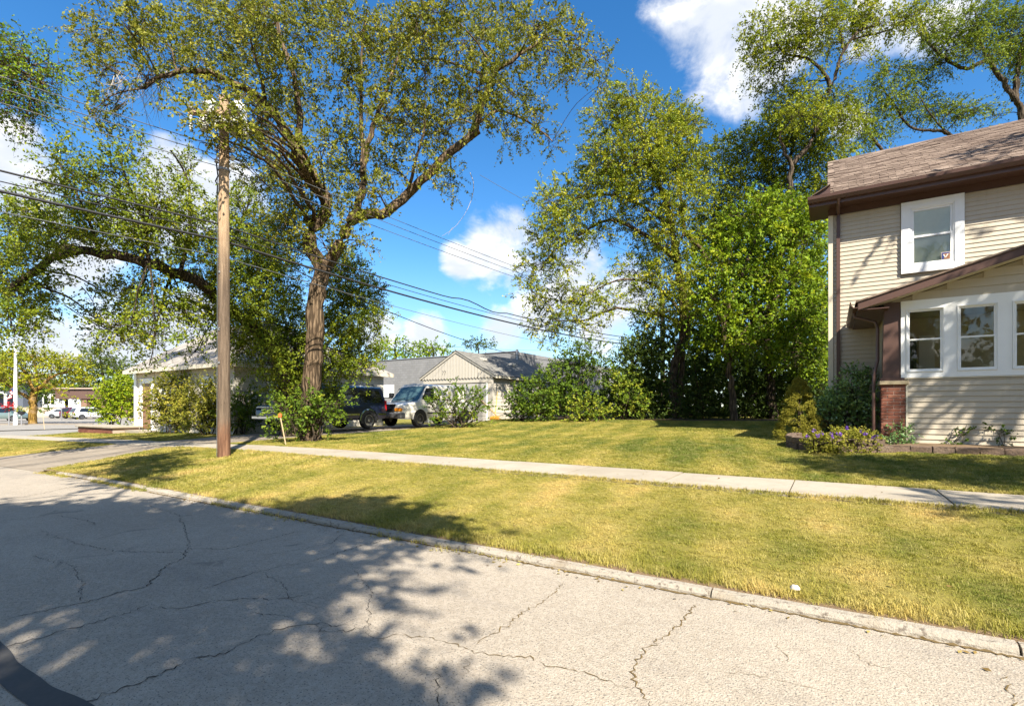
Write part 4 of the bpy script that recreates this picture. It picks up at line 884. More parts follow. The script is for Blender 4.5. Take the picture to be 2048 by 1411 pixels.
shade_tree('shade_tree', 'street tree shading the near road from the opposite verge', (4.2, -6.6, .08), (3.6, -5.2, 4.6),
    [(roadshade, 170, (5.5, 9.5), .52, 1.9), (roadshade2, 34, (5.0, 8.0), .42, 1.5), (spot, 2, (5.5, 6.5), .10, 1.6), (vergesh, 60, (6, 9), .34, 2.0), (vergesh2, 22, (7, 9.5), .5, 1.8)], None, 0, .13, L_BRIGHT, 5)
yard = [(-1.6, 9.0), (.2, 8.9), (3.2, 8.5), (4.5, 8.3), (6, 11.2), (1.5, 11.2), (-.8, 10.8)]
walkp = [(-.6, 7.0), (3.4, 6.6), (4, 8.1), (.5, 8.2)]
yard2 = [(-2.4, 12.2), (-.8, 11.6), (-.9, 14), (-2.0, 15)]
porchsh = [(-2.6, 15.0), (.2, 13.0), (3.6, 12.9), (1.8, 15.0)]
roofsh = [(-4.6, 19.5), (-2.4, 19.0), (-.3, 22.0), (-2.6, 22.8)]
fac = [(-6.5, 18.5), (-3.5, 16.5), (-1, 15.5), (1.0, 16.2), (-2.2, 19.5)]
shade_tree('yard_shade_tree', 'street tree shading the house front from the verge past the frame', (10.2, 5.3, .2), (9.9, 5.2, 4.4),
    [(yard, 52, (5.5, 9.5), .58, 1.5), (walkp, 14, (6, 9), .5, 1.3), (fac, 9, (9.5, 13), .42, .9), (porchsh, 30, (7, 11), .55, 1.3), (roofsh, 16, (10.5, 13), .42, 1.5)], None, 0, .13, L_BRIGHT, 9)
# ------------------------------------------------------------------ shrubs
def shrub(name, label, u, vb, D, puffs, leaf, ln, asp=.55, cover=2.2, L=.35, tint=.5, group=None, cat='shrub', M=12, droop=.15, stems=6, bark=B_DARK, rd=1.0, twig=.004, upw=.45, tvar=.16, hgt=None, sr=.03):
    b = P(u, vb, D); b[2] = gz(b[0], b[1]); root = empty(name, tuple(b), label, cat, group); tb = Tubes(); lv = Leaves(); k = D / FPX
    for i in range(stems):
        q = puffs[i % len(puffs)]; c = P(q[0] + RNG.uniform(-.5, .5) * q[2], q[1], D + RNG.uniform(-.4, .4)); s = b + np.array([RNG.uniform(-.25, .25), RNG.uniform(-.25, .25), -.08])
        tb.limb([s, (s + c) / 2 + RNG.normal(0, .1 if sr > .02 else .03, 3), c], sr, sr * .35, 5, .03 if sr > .02 else .008, 0)
    for q in puffs:
        o = q[4] if len(q) > 4 and q[4] is not None else RNG.uniform(-.3, .3); cv = q[5] if len(q) > 5 else 1; tn = q[6] if len(q) > 6 else tint
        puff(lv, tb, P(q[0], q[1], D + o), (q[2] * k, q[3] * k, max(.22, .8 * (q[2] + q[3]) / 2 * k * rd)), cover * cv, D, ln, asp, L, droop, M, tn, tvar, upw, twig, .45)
    tb.build('stems', bark, root); lv.build('foliage', leaf, root); return root
GB = 'shrubs along the back tree line'
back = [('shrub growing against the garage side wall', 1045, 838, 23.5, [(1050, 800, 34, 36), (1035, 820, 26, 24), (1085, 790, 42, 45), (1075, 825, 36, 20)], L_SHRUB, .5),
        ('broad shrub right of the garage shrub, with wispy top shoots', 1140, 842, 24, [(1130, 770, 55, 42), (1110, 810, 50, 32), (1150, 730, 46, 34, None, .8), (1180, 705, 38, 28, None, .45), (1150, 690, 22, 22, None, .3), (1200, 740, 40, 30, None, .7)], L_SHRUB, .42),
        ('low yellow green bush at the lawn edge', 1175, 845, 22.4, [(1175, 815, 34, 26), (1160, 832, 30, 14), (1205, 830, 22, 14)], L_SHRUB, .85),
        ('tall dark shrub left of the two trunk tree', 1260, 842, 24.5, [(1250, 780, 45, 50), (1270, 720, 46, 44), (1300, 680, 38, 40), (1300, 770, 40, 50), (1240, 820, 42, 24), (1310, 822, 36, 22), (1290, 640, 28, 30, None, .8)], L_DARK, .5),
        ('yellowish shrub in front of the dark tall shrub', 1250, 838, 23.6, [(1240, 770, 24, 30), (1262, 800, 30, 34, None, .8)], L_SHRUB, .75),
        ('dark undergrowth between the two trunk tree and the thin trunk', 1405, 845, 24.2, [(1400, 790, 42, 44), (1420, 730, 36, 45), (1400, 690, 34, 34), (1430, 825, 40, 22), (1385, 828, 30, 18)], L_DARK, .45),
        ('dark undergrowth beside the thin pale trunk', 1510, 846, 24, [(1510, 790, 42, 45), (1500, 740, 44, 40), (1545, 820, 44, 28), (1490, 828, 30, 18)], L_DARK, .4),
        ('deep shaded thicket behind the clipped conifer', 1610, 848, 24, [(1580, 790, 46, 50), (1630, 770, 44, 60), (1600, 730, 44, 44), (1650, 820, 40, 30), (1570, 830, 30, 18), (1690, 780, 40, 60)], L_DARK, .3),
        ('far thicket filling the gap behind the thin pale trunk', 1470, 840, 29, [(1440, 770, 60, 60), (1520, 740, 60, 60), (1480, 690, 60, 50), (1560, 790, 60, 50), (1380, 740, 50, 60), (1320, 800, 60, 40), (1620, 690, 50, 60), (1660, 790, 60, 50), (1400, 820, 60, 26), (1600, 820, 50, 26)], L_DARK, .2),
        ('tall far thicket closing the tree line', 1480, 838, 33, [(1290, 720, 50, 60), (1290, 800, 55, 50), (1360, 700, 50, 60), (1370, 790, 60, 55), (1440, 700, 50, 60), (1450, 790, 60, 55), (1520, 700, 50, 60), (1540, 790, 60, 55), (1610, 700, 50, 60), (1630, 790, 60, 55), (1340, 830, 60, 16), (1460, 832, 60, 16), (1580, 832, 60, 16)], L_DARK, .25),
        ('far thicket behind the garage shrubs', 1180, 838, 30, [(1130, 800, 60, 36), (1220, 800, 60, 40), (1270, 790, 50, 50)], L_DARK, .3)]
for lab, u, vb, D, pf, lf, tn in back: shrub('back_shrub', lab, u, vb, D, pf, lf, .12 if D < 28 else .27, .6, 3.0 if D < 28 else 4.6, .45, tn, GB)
lit = []
for i in range(60):
    xx = -15.0 + 15.2 * i / 59; y0 = 22.6 - .25 * math.sin(i * .7) - (.3 if 10 < i < 30 else 0) + .05 * i / 10; lit += [(xx, y0 + random.uniform(-.12, .12), None), (xx, 27.0, None)]
V_ = [(x_, y_, gz(x_, y_) + .012) for x_, y_, _ in lit]
tag(link('leaf_litter', npmesh('leaf_litter', V_, [(2 * i, 2 * i + 2, 2 * i + 3, 2 * i + 1) for i in range(59)], True), mat('leaf_litter_soil', None, (.085, .062, .036), .95, spec=.1, var=.5, vscale=9)), 'brown leaf litter under the back shrubs', kind='structure')
# by the big elm and the driveway
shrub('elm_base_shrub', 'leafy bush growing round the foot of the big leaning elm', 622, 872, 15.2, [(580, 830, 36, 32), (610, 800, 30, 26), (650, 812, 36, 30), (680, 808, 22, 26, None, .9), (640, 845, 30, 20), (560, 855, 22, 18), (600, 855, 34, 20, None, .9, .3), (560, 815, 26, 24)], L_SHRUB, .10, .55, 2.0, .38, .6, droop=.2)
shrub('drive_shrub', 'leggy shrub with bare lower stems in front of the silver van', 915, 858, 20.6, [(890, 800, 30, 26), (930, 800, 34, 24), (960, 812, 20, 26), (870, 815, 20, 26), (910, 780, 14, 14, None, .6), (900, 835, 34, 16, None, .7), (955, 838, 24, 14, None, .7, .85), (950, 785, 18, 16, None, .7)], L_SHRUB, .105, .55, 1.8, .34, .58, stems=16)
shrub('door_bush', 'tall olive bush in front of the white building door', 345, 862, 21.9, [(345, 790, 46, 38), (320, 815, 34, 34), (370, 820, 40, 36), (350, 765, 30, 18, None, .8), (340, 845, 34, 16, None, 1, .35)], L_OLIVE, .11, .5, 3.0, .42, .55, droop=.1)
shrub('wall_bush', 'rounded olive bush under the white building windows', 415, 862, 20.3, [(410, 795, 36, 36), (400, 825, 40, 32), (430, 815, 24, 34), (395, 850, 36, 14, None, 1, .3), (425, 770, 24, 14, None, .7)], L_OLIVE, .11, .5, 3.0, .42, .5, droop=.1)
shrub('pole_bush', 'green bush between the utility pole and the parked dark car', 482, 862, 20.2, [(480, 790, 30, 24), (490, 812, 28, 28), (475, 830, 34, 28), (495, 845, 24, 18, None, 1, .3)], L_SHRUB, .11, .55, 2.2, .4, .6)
shrub('corner_bush', 'large bright green bush at the corner of the white building', 230, 845, 28.5, [(232, 775, 30, 26), (215, 800, 30, 30), (252, 800, 26, 34), (235, 830, 38, 20), (250, 765, 20, 16)], L_BRIGHT, .13, .55, 3.4, .45, .75)
# by the house
def conifer(u, vb, D, hpx, wpx):
    b = P(u, vb, D); b[2] = gz(b[0], b[1]); k = D / FPX; H = hpx * k; W = wpx * k / 2
    root = empty('clipped_conifer', tuple(b), 'cone shaped olive dwarf conifer at the house corner', 'shrub'); tb = Tubes(); lv = Leaves(); tb.limb([b, b + (0, 0, H * .9)], .05, .015, 6, .01, 0)
    n = 210; ph = RNG.uniform(0, 6.283, n); h = RNG.uniform(0, 1, n) ** 1.25
    rad = W * np.clip(1 - h, 0, 1) ** .62 * np.clip(.75 + h * 4, 0, 1) * RNG.uniform(.86, 1.04, n); c = b + np.stack([np.cos(ph) * rad, np.sin(ph) * rad, h * H * .97 + .04], 1)
    for i in range(n):
        m_ = 190; dr = unit(RNG.normal(0, 1, (m_, 3))); r0 = RNG.uniform(.06, .115); q = c[i] + dr * r0 * RNG.uniform(.6, 1, (m_, 1)) * np.array([1, 1, .75])
        lv.add(q, dr + RNG.normal(0, .35, dr.shape), RNG.normal(0, 1, dr.shape), .030, .010, np.clip(.5 + RNG.normal(0, .15, m_) , 0, 1))
    tb.build('stem', B_DARK, root); lv.build('foliage', L_CONE, root)
conifer(1598, 868, 11.5, 122, 86)
shrub('holly_bush', 'glossy dark holly bush between the downspouts of the tan house', 1700, 880, 11.8, [(1700, 790, 42, 34), (1690, 830, 50, 34), (1722, 760, 22, 26), (1705, 745, 16, 14), (1660, 830, 26, 34), (1735, 820, 24, 40), (1675, 800, 30, 24)], L_HOLLY, .062, .5, 3.4, .18, .6, M=12, rd=.8, twig=.003)
shrub('brown_shrub', 'small reddish brown shrub at the foot of the conifer', 1640, 880, 11.9, [(1640, 850, 26, 20), (1660, 865, 24, 12), (1622, 862, 14, 12)], L_REDB, .04, .5, 2.0, .16, .5, rd=.8, twig=.003)
fl = shrub('purple_flower_clump', 'yellow green plants with purple flowers spilling over the block edging', 1680, 900, 9.15, [(1632, 880, 20, 14, .1), (1660, 884, 24, 16, 0), (1698, 880, 26, 17, 0), (1735, 883, 22, 17, 0), (1690, 866, 30, 10, .3), (1645, 896, 24, 9, -.1), (1685, 897, 26, 8, -.1), (1728, 898, 26, 8, -.1), (1715, 868, 26, 9, .3)], L_OLIVE, .036, .5, 4.6, .12, .5, cat='flowers', rd=.7, twig=.002)
lv = Leaves()
for (u, v) in [(1625, 862), (1632, 870), (1646, 867), (1662, 868), (1668, 872), (1695, 854), (1720, 862), (1728, 866), (1735, 870), (1753, 876), (1756, 872), (1742, 882), (1620, 868), (1676, 866), (1672, 862)]:
    c = P(u, v, 8.98) + RNG.normal(0, .02, 3); m_ = 12; dr = unit(RNG.normal(0, 1, (m_, 3))); lv.add(c + dr * .026, dr, RNG.normal(0, 1, (m_, 3)), .036, .028, RNG.uniform(0, 1, m_))
lv.build('blossoms', L_PURPLE, fl)
shrub('pier_shrub', 'small dark rose bush at the foot of the brick pier', 1800, 893, 9.7, [(1800, 865, 18, 18), (1785, 880, 16, 10), (1822, 862, 10, 10, None, .5), (1805, 885, 20, 7)], L_HOLLY, .038, .55, 3.0, .13, .3, rd=.9, twig=.003, stems=7, sr=.008)
shrub('rose_bush', 'thin rose bush with two leaning stems in front of the tan siding', 1915, 895, 9.35, [(1920, 868, 9, 15, 0, .55), (1932, 850, 5, 7, 0, .4), (1912, 856, 5, 5, 0, .4), (1900, 885, 10, 6, 0, .6), (1922, 886, 9, 6, 0, .6)], L_SHRUB, .048, .6, 6.0, .11, .4, rd=.8, twig=.0025, stems=7, sr=.008)
shrub('rose_bush', 'bushier rose bush further along the tan siding', 2005, 895, 9.05, [(2000, 866, 15, 11, 0, .6), (1982, 852, 8, 6, 0, .6), (2015, 855, 9, 7, 0, .5), (2005, 882, 12, 9, 0, .6), (2022, 868, 6, 6, 0, .4)], L_SHRUB, .048, .6, 6.0, .11, .4, rd=.8, twig=.0025, stems=7, sr=.008)
# ------------------------------------------------------------------ grass
def tuft(name, n, h, r, w):
    mb = []; F = []; rg = np.random.default_rng(n * 7 + int(h * 1000))
    for i in range(n):
        a = rg.uniform(0, 6.283); rr = r * math.sqrt(rg.uniform(0, 1)); x, y = rr * math.cos(a), rr * math.sin(a); hh = h * rg.uniform(.5, 1.2); th = rg.uniform(0, 6.283); ln = rg.uniform(.3, 1.3) * hh; ww = w * rg.uniform(.7, 1.3)
        dx_, dy_ = math.cos(th), math.sin(th); sx, sy = -dy_ * ww / 2, dx_ * ww / 2; b = len(mb)
        mb += [(x - sx, y - sy, -.004), (x + sx, y + sy, -.004), (x + dx_ * ln * .35 + sx * .8, y + dy_ * ln * .35 + sy * .8, hh * .62), (x + dx_ * ln * .35 - sx * .8, y + dy_ * ln * .35 - sy * .8, hh * .62), (x + dx_ * ln, y + dy_ * ln, hh)]
        F += [(b, b + 1, b + 2, b + 3), (b + 3, b + 2, b + 4)]
    me = bpy.data.meshes.new(name); me.from_pydata(mb, [], F); me.materials.append(M_BLADE)
    return bpy.data.objects.new(name, me)
TUFTS = [tuft('grass_tuft', 24, .018, .06, .0042), tuft('grass_tuft_b', 20, .015, .065, .0045), tuft('grass_tuft_c', 10, .052, .05, .0045)]
def scatter(name, label, pts, scl, tf):
    me = bpy.data.meshes.new(name); me.vertices.add(len(pts)); me.vertices.foreach_set('co', np.asarray(pts, np.float32).ravel())
    a = me.attributes.new('rot', 'FLOAT_VECTOR', 'POINT'); rt = np.zeros((len(pts), 3), np.float32); rt[:, 2] = RNG.uniform(0, 6.283, len(pts)); rt[:, 0] = RNG.normal(0, .14, len(pts)); a.data.foreach_set('vector', rt.ravel())
    a = me.attributes.new('scl', 'FLOAT', 'POINT'); a.data.foreach_set('value', np.asarray(scl, np.float32))
    o = bpy.data.objects.new(name, me); COL.objects.link(o); me.materials.append(M_BLADE)
    ng = bpy.data.node_groups.new(name, 'GeometryNodeTree'); ng.interface.new_socket('Geometry', in_out='INPUT', socket_type='NodeSocketGeometry'); ng.interface.new_socket('Geometry', in_out='OUTPUT', socket_type='NodeSocketGeometry')
    N = ng.nodes; Lk = ng.links; gi = N.new('NodeGroupInput'); go = N.new('NodeGroupOutput'); ip = N.new('GeometryNodeInstanceOnPoints'); oi = N.new('GeometryNodeObjectInfo'); oi.inputs['Object'].default_value = tf; oi.inputs['As Instance'].default_value = True
    ar = N.new('GeometryNodeInputNamedAttribute'); ar.data_type = 'FLOAT_VECTOR'; ar.inputs['Name'].default_value = 'rot'; as_ = N.new('GeometryNodeInputNamedAttribute'); as_.data_type = 'FLOAT'; as_.inputs['Name'].default_value = 'scl'
    Lk.new(gi.outputs[0], ip.inputs['Points']); Lk.new(oi.outputs['Geometry'], ip.inputs['Instance']); Lk.new(ar.outputs['Attribute'], ip.inputs['Rotation']); Lk.new(as_.outputs['Attribute'], ip.inputs['Scale']); Lk.new(ip.outputs[0], go.inputs[0])
    md = o.modifiers.new('scatter', 'NODES'); md.node_group = ng
    return tag(o, label, kind='stuff')
def lawn_pts(x0, x1, y0, y1, dens, seed):
    rg = np.random.default_rng(seed); n = int((x1 - x0) * (y1 - y0) * dens); X = rg.uniform(x0, x1, n); Y = rg.uniform(y0, y1, n)
    fw = -math.sin(YAW) * X + math.cos(YAW) * Y; rg_ = math.cos(YAW) * X + math.sin(YAW) * Y
    ok = (fw > 1.2) & (np.abs(rg_) < fw * 1.12 + .6)
    yy = np.clip((Y - KERB_Y) / (SW0 - KERB_Y), 0, 1)
    ok &= ~((Y > SW0 + .02) & (Y < SW1 - .02)); ok &= ~((X > -19.4) & (X < -15.6) & (Y > SW1)); ok &= ~((X > -20.4 + 1.1 * yy) & (X < -14.5 - 1.5 * yy) & (Y < SW1))
    ok &= ~((X > -.6) & (Y > 11.25)) & ~((X > -.62) & (Y > 10.95) & (X < 1.0)); ok &= ~((X > -14) & (Y > 22.5)) & ~((X < -15) & (Y > 21)) & ~((X < -19) & (Y > 11)); ok &= ~((Y < KERB_Y + .17) & (rg.uniform(0, 1, n) < .75))
    ok &= ~((Y < KERB_Y + .27 + .08 * np.sin(X * 3.1) ) & (X > -1.6) & (rg.uniform(0, 1, n) < .80))
    X, Y = X[ok], Y[ok]; Z = ground_z(X, Y)
    Z = np.where((Y > SW0 - .05) & (Y < SW1 + .05), Z - .01, Z)
    return np.stack([X, Y, Z], 1)
p = lawn_pts(-8, 3.6, 3.84, 7.03, 430, 1); k = len(p) // 2
scatter('verge_grass', 'dry mown grass of the verge between kerb and sidewalk', p[:k], RNG.uniform(.55, .95, k), TUFTS[0]); scatter('verge_grass', 'shorter dry grass mixed into the verge', p[k:], RNG.uniform(.6, 1.0, len(p) - k), TUFTS[1])
p = lawn_pts(-33, -8, 3.84, 7.03, 150, 2); scatter('verge_grass', 'mown grass of the verge near the driveway apron', p, RNG.uniform(1.0, 1.6, len(p)), TUFTS[0])
p = lawn_pts(-15.6, 6, 8.17, 13, 230, 3); scatter('yard_grass', 'mown grass of the front yard', p, RNG.uniform(.9, 1.4, len(p)), TUFTS[0])
p = lawn_pts(-15.6, -.3, 13, 22.5, 110, 4); scatter('yard_grass', 'mown grass of the back yard', p, RNG.uniform(1.1, 1.9, len(p)), TUFTS[1])
p = lawn_pts(-33, -19.4, 8.17, 11, 90, 5); scatter('yard_grass', 'mown grass in front of the white building', p, RNG.uniform(1.1, 1.9, len(p)), TUFTS[0])
# longer uncut fringes: along kerb, walk edges, gutter
fr = []
for i in range(3000):
    x_ = RNG.uniform(-14, 3.5); fr.append((x_, KERB_Y + .13 + abs(RNG.normal(0, .12)), None))
for i in range(2200): fr.append((RNG.uniform(-15.5, 5), SW0 - abs(RNG.normal(0, .025)), None)); fr.append((RNG.uniform(-15.5, 5), SW1 + abs(RNG.normal(0, .025)), None))
for i in range(1500):
    x_ = -14.2 + abs(RNG.normal(0, 6)); 
    if x_ < -2.2 and math.sin(x_ * 1.7) + .6 * math.sin(x_ * 4.3) > -.1: fr.append((x_, KERB_Y - abs(RNG.normal(0, .06)) + RNG.choice([0, .1]), road_z(x_)))
for i in range(260): c = [-4.05, -7.2, -9.4][i % 3]; fr.append((c + RNG.normal(0, .12), KERB_Y + .2 + RNG.normal(0, .08), None))
p = np.array([(a, b, gz(a, max(b, 3.92)) if z is None else z) for a, b, z in fr]); scatter('fringe_grass', 'longer ragged grass along the kerb and sidewalk edges', p, RNG.uniform(.35, 1.05, len(p)), TUFTS[2])

lv = Leaves(); n_ = 520
fx_ = np.concatenate([RNG.uniform(-13, 3.5, 220), RNG.uniform(-14, 4, 300)]); fy_ = np.concatenate([KERB_Y - np.abs(RNG.normal(0, .10, 220)) - .01, RNG.uniform(4.1, 14, 300)])
fz_ = np.where(fy_ < KERB_Y, .008, ground_z(fx_, fy_) + .018); fz_ = np.where((fy_ > SW0) & (fy_ < SW1), fz_ + .008, fz_)
ok_ = ~((fx_ > -.8) & (fy_ > 10.7))
lv.add(np.stack([fx_, fy_, fz_], 1)[ok_], RNG.normal(0, 1, (n_, 3))[ok_] * np.array([1, 1, .15]), np.array([0, 0, 1.0]) + RNG.normal(0, .25, (n_, 3))[ok_], RNG.uniform(.025, .05, n_)[ok_], RNG.uniform(.014, .026, n_)[ok_], RNG.uniform(0, 1, n_)[ok_])
tag(lv.build('fallen_leaves', leafmat('dry_leaf', [(0, (.14, .085, .03)), (.6, (.27, .19, .06)), (1, (.36, .30, .10))], .1), None), 'dry fallen leaves scattered over gutter and grass', kind='stuff')
# ------------------------------------------------------------------ garage
M_GAR = mat('garage_siding', siding((.46, .425, .36)), rough=.6, spec=.3)
M_GARB = mat('garage_backing', None, (.30, .28, .24), .8)
M_GREYSH = mat('grey_shingle', m_shingle((.13, .125, .115), (.17, .165, .15), (.22, .21, .19)), rough=.95, spec=.12)
M_GDOOR = mat('garage_door_paint', None, (.40, .385, .35), .6, var=.08)
GX0, GX1, GY0, GY1 = -21.0, -15.85, 23.2, 30.4
gb = .44; ge = 3.22; gr = 4.66; gxm = (GX0 + GX1) / 2
gar = empty('garage', (gxm, GY0, gb), 'detached tan garage with scalloped gable front and grey shingle roof', 'garage')
mb = MB().box(GX0 + .05, GX1 - .05, GY0 + .06, GY1, .2, ge).prism([(GX0 + .05, ge), (GX1 - .05, ge), (gxm, gr - .05)], GY0 + .06, GY1, 'y'); gw = mb.build('wall', M_GARB, gar)
GCM = MB().prism([(0, 0), (.022, 0), (.022, .02), (.005, .199), (0, .199)], 0, 1, 'y').mesh('garage_course')
z = gb + .02
while z < ge - .1:
    o = link('siding_course', GCM, M_GAR, gw, loc=(GX1 - .05, GY0 + .12, z)); o.scale = (1, GY1 - GY0 - .14, 1); z += .2
for xa, xb in ((GX0 + .0, GX0 + .42), (GX1 - .45, GX1 - .005)):
    z = gb
    while z < ge - .14:
        box('siding_course', xa + .06, xb - .06, GY0 + .03, GY0 + .058, z, z + .195, M_GAR, gw); z += .2
box('corner_board', GX1 - .11, GX1 - .0, GY0 + .01, GY0 + .118, gb - .1, ge - .1, M_GAR, gar)
box('corner_board', GX0 - .0, GX0 + .11, GY0 + .01, GY0 + .118, gb - .1, ge - .1, M_GAR, gar)
box('door_jamb', GX0 + .37, GX0 + .47, GY0 + .005, GY0 + .05, gb - .1, 2.75, M_WHITE, gar); box('door_jamb', GX1 - .5, GX1 - .40, GY0 + .005, GY0 + .05, gb - .1, 2.75, M_WHITE, gar)
box('door_head', GX0 + .12, GX1 - .12, GY0 + .0, GY0 + .05, 2.78, 3.03, M_GAR, gar)
gd = box('garage_door', GX0 + .47, GX1 - .5, GY0 + .035, GY0 + .062, gb - .1, 2.74, M_GARB, gar)
for i in range(5): box('door_panel', GX0 + .49, GX1 - .52, GY0 + .022, GY0 + .034, gb + .0 + i * .46, gb + .44 + i * .46, M_GDOOR, gd)
# scalloped vertical boards of the gable
nb = 24; bw = (GX1 - GX0 + .16) / nb
for i in range(nb):
    xa = GX0 - .08 + i * bw; xb = xa + bw * .86; top = lambda x: ge + (gr - ge) * (1 - abs(x - gxm) / ((GX1 - GX0) / 2 + .12)) - .03
    zb = 3.02; pts = [(xa, top(xa))] if top(xa) > zb else []
    n = 5; arc = [(xa + (xb - xa) * k / n, zb + .06 - .07 * math.sin(math.pi * k / n)) for k in range(n + 1)]
    poly = arc + [(xb, max(top(xb), zb + .07)), (xa, max(top(xa), zb + .07))]
    MB().prism(poly, GY0 - .045, GY0 + .01, 'y').build('gable_board', M_GAR, gar)
def slope_roof(name, xe, ze, xr, zr_, y0, y1, th, m, parent): return MB().prism([(xe, ze), (xr, zr_), (xr, zr_ + th), (xe, ze + th)], y0, y1, 'y').build(name, m, parent)
for s_ in (-1, 1):
    xe = gxm + s_ * ((GX1 - GX0) / 2 + .22); slope_roof('roof', xe, ge - .10, gxm, gr, GY0 - .12, GY1 + .15, .035, M_GREYSH, gar)
    slope_roof('rake_trim', xe, ge - .21, gxm, gr - .115, GY0 - .09, GY0 - .055, .11, M_GAR, gar)
    box('eave_fascia', min(xe, xe - s_ * .03), max(xe, xe - s_ * .03), GY0 - .05, GY1 + .1, ge - .22, ge - .11, M_CREAMTRIM, gar)
for (uu, yy_) in ((.35, 24.6), (.45, 27.4)):
    xx = gxm + uu * 2.6; zz = gr - (gr - ge) * uu + .03; MB().box(xx - .16, xx + .16, yy_ - .2, yy_ + .2, zz - .05, zz + .14).build('roof_vent', M_GDOOR, gar, bevel=.03)
for dx_ in (0, .17):
    MB().tube([(GX0 + 1.55 + dx_, GY0 - .045, 3.30), (GX0 + 1.63 + dx_, GY0 - .05, 3.50), (GX0 + 1.53 + dx_, GY0 - .05, 3.52)], .014, 5).build('house_number_mark', mat('dark_iron', None, (.05, .045, .04), .6), gar)
# ------------------------------------------------------------------ grey block building behind
def m_cmu(t, bs):
    p = t.pos(); sx = t.new('ShaderNodeSeparateXYZ'); t.l.new(p, sx.inputs[0]); b = t.new('ShaderNodeTexBrick')
    cv = t.new('ShaderNodeCombineXYZ'); t.l.new(t.math('ADD', sx.outputs['X'], sx.outputs['Y']), cv.inputs[0]); t.l.new(sx.outputs['Z'], cv.inputs[1]); t.l.new(cv.outputs[0], b.inputs['Vector'])
    b.inputs['Scale'].default_value = 1.0; b.inputs['Brick Width'].default_value = .4; b.inputs['Row Height'].default_value = .2; b.inputs['Mortar Size'].default_value = .008
    t.put(b.inputs['Color1'], (.185, .185, .19)); t.put(b.inputs['Color2'], (.215, .215, .222)); t.put(b.inputs['Mortar'], (.125, .125, .13))
    c = t.mix(t.sstep(t.noise(p, 1.2, 5, .7), .5, .75, 0, .5), b.outputs[0], (.27, .265, .26)); t.put(bs.inputs['Base Color'], c); t.put(bs.inputs['Normal'], t.bump(t.math('SUBTRACT', 1.0, b.outputs['Fac']), .4, .01))
M_CMU = mat('grey_painted_block', m_cmu, rough=.9, spec=.15)
M_GBLK = mat('glass_block', None, (.62, .66, .66), .15, spec=.7, var=.1, vscale=12)
M_METAL = mat('grey_metal', None, (.28, .28, .29), .45, metal=.4, var=.1)
M_BLACKM = mat('dark_metal_edge', None, (.04, .04, .045), .5)
gbld = empty('block_building', (-22, 31, .4), 'long grey painted block building behind the garage', 'building')
gwall = box('wall', -40, -19.1, 31.0, 44, .0, 5.4, M_CMU, gbld)
box('parapet_cap', -40.05, -19.05, 30.95, 31.2, 5.40, 5.46, M_METAL, gbld); box('side_wing', -19.0, -16.2, 36, 44, 0, 4.8, M_CMU, gbld); box('wing_roof_edge', -19.0, -16.0, 35.8, 36.1, 4.80, 5.0, M_BLACKM, gbld)
box('corner_flashing', -19.15, -19.0, 30.93, 31.0, 4.3, 5.55, M_METAL, gbld)
gwx = -32.9
gwn = box('window_frame', gwx - .03, gwx + 1.53, 30.96, 30.999, 2.22, 3.30, M_WHITE, gbld)
for i in range(7):
    for j in range(5): box('glass_block', gwx + .02 + i * .213, gwx + .20 + i * .213, 30.93, 30.96, 2.25 + j * .208, 2.43 + j * .208, M_GBLK, gwn, bevel=.02)
# ------------------------------------------------------------------ white building on the left
def m_whitebrick(t, bs):
    p = t.pos(); sx = t.new('ShaderNodeSeparateXYZ'); t.l.new(p, sx.inputs[0]); b = t.new('ShaderNodeTexBrick'); cv = t.new('ShaderNodeCombineXYZ')
    t.l.new(t.math('ADD', sx.outputs['X'], sx.outputs['Y']), cv.inputs[0]); t.l.new(sx.outputs['Z'], cv.inputs[1]); t.l.new(cv.outputs[0], b.inputs['Vector']); b.inputs['Scale'].default_value = 1.0; b.inputs['Brick Width'].default_value = .4; b.inputs['Row Height'].default_value = .2; b.inputs['Mortar Size'].default_value = .012
    t.put(b.inputs['Color1'], (.60, .56, .48)); t.put(b.inputs['Color2'], (.54, .50, .42)); t.put(b.inputs['Mortar'], (.46, .43, .36))
    t.put(bs.inputs['Base Color'], t.mix(t.sstep(t.noise(p, 3, 4, .7), .5, .75, 0, .4), b.outputs[0], (.40, .35, .28))); t.put(bs.inputs['Normal'], t.bump(t.math('SUBTRACT', 1.0, b.outputs['Fac']), .5, .015))
M_WBRK = mat('pale_stone_block', m_whitebrick, rough=.9, spec=.15)
M_PALESH = mat('pale_shingle', m_shingle((.24, .215, .19), (.29, .265, .235), (.34, .31, .275)), rough=.95, spec=.12)
M_DOOR = mat('brown_wood', None, (.20, .10, .045), .5, var=.3, vscale=9)
WX0, WX1, WY0, WY1 = -29.0, -20.2, 11.2, 19.2
wb_ = empty('white_building', (-25, 12, .3), 'pale stone building with grey shingle roof behind the clipped bushes', 'building')
box('wall', WX0, WX1, WY0, WY1, -.1, 3.2, M_WBRK, wb_)
ry = (WY0 + WY1) / 2; MB().prism([(WY0 + .01, 3.2), (WY1 - .01, 3.2), (ry, 5.55)], WX0 + .001, WX1 - 5.0, 'x').build('gable', M_WBRK, wb_)
xa_, xb_ = WX0 - .3, WX1 + .35; xh_ = xb_ - (ry - WY0 + .4)
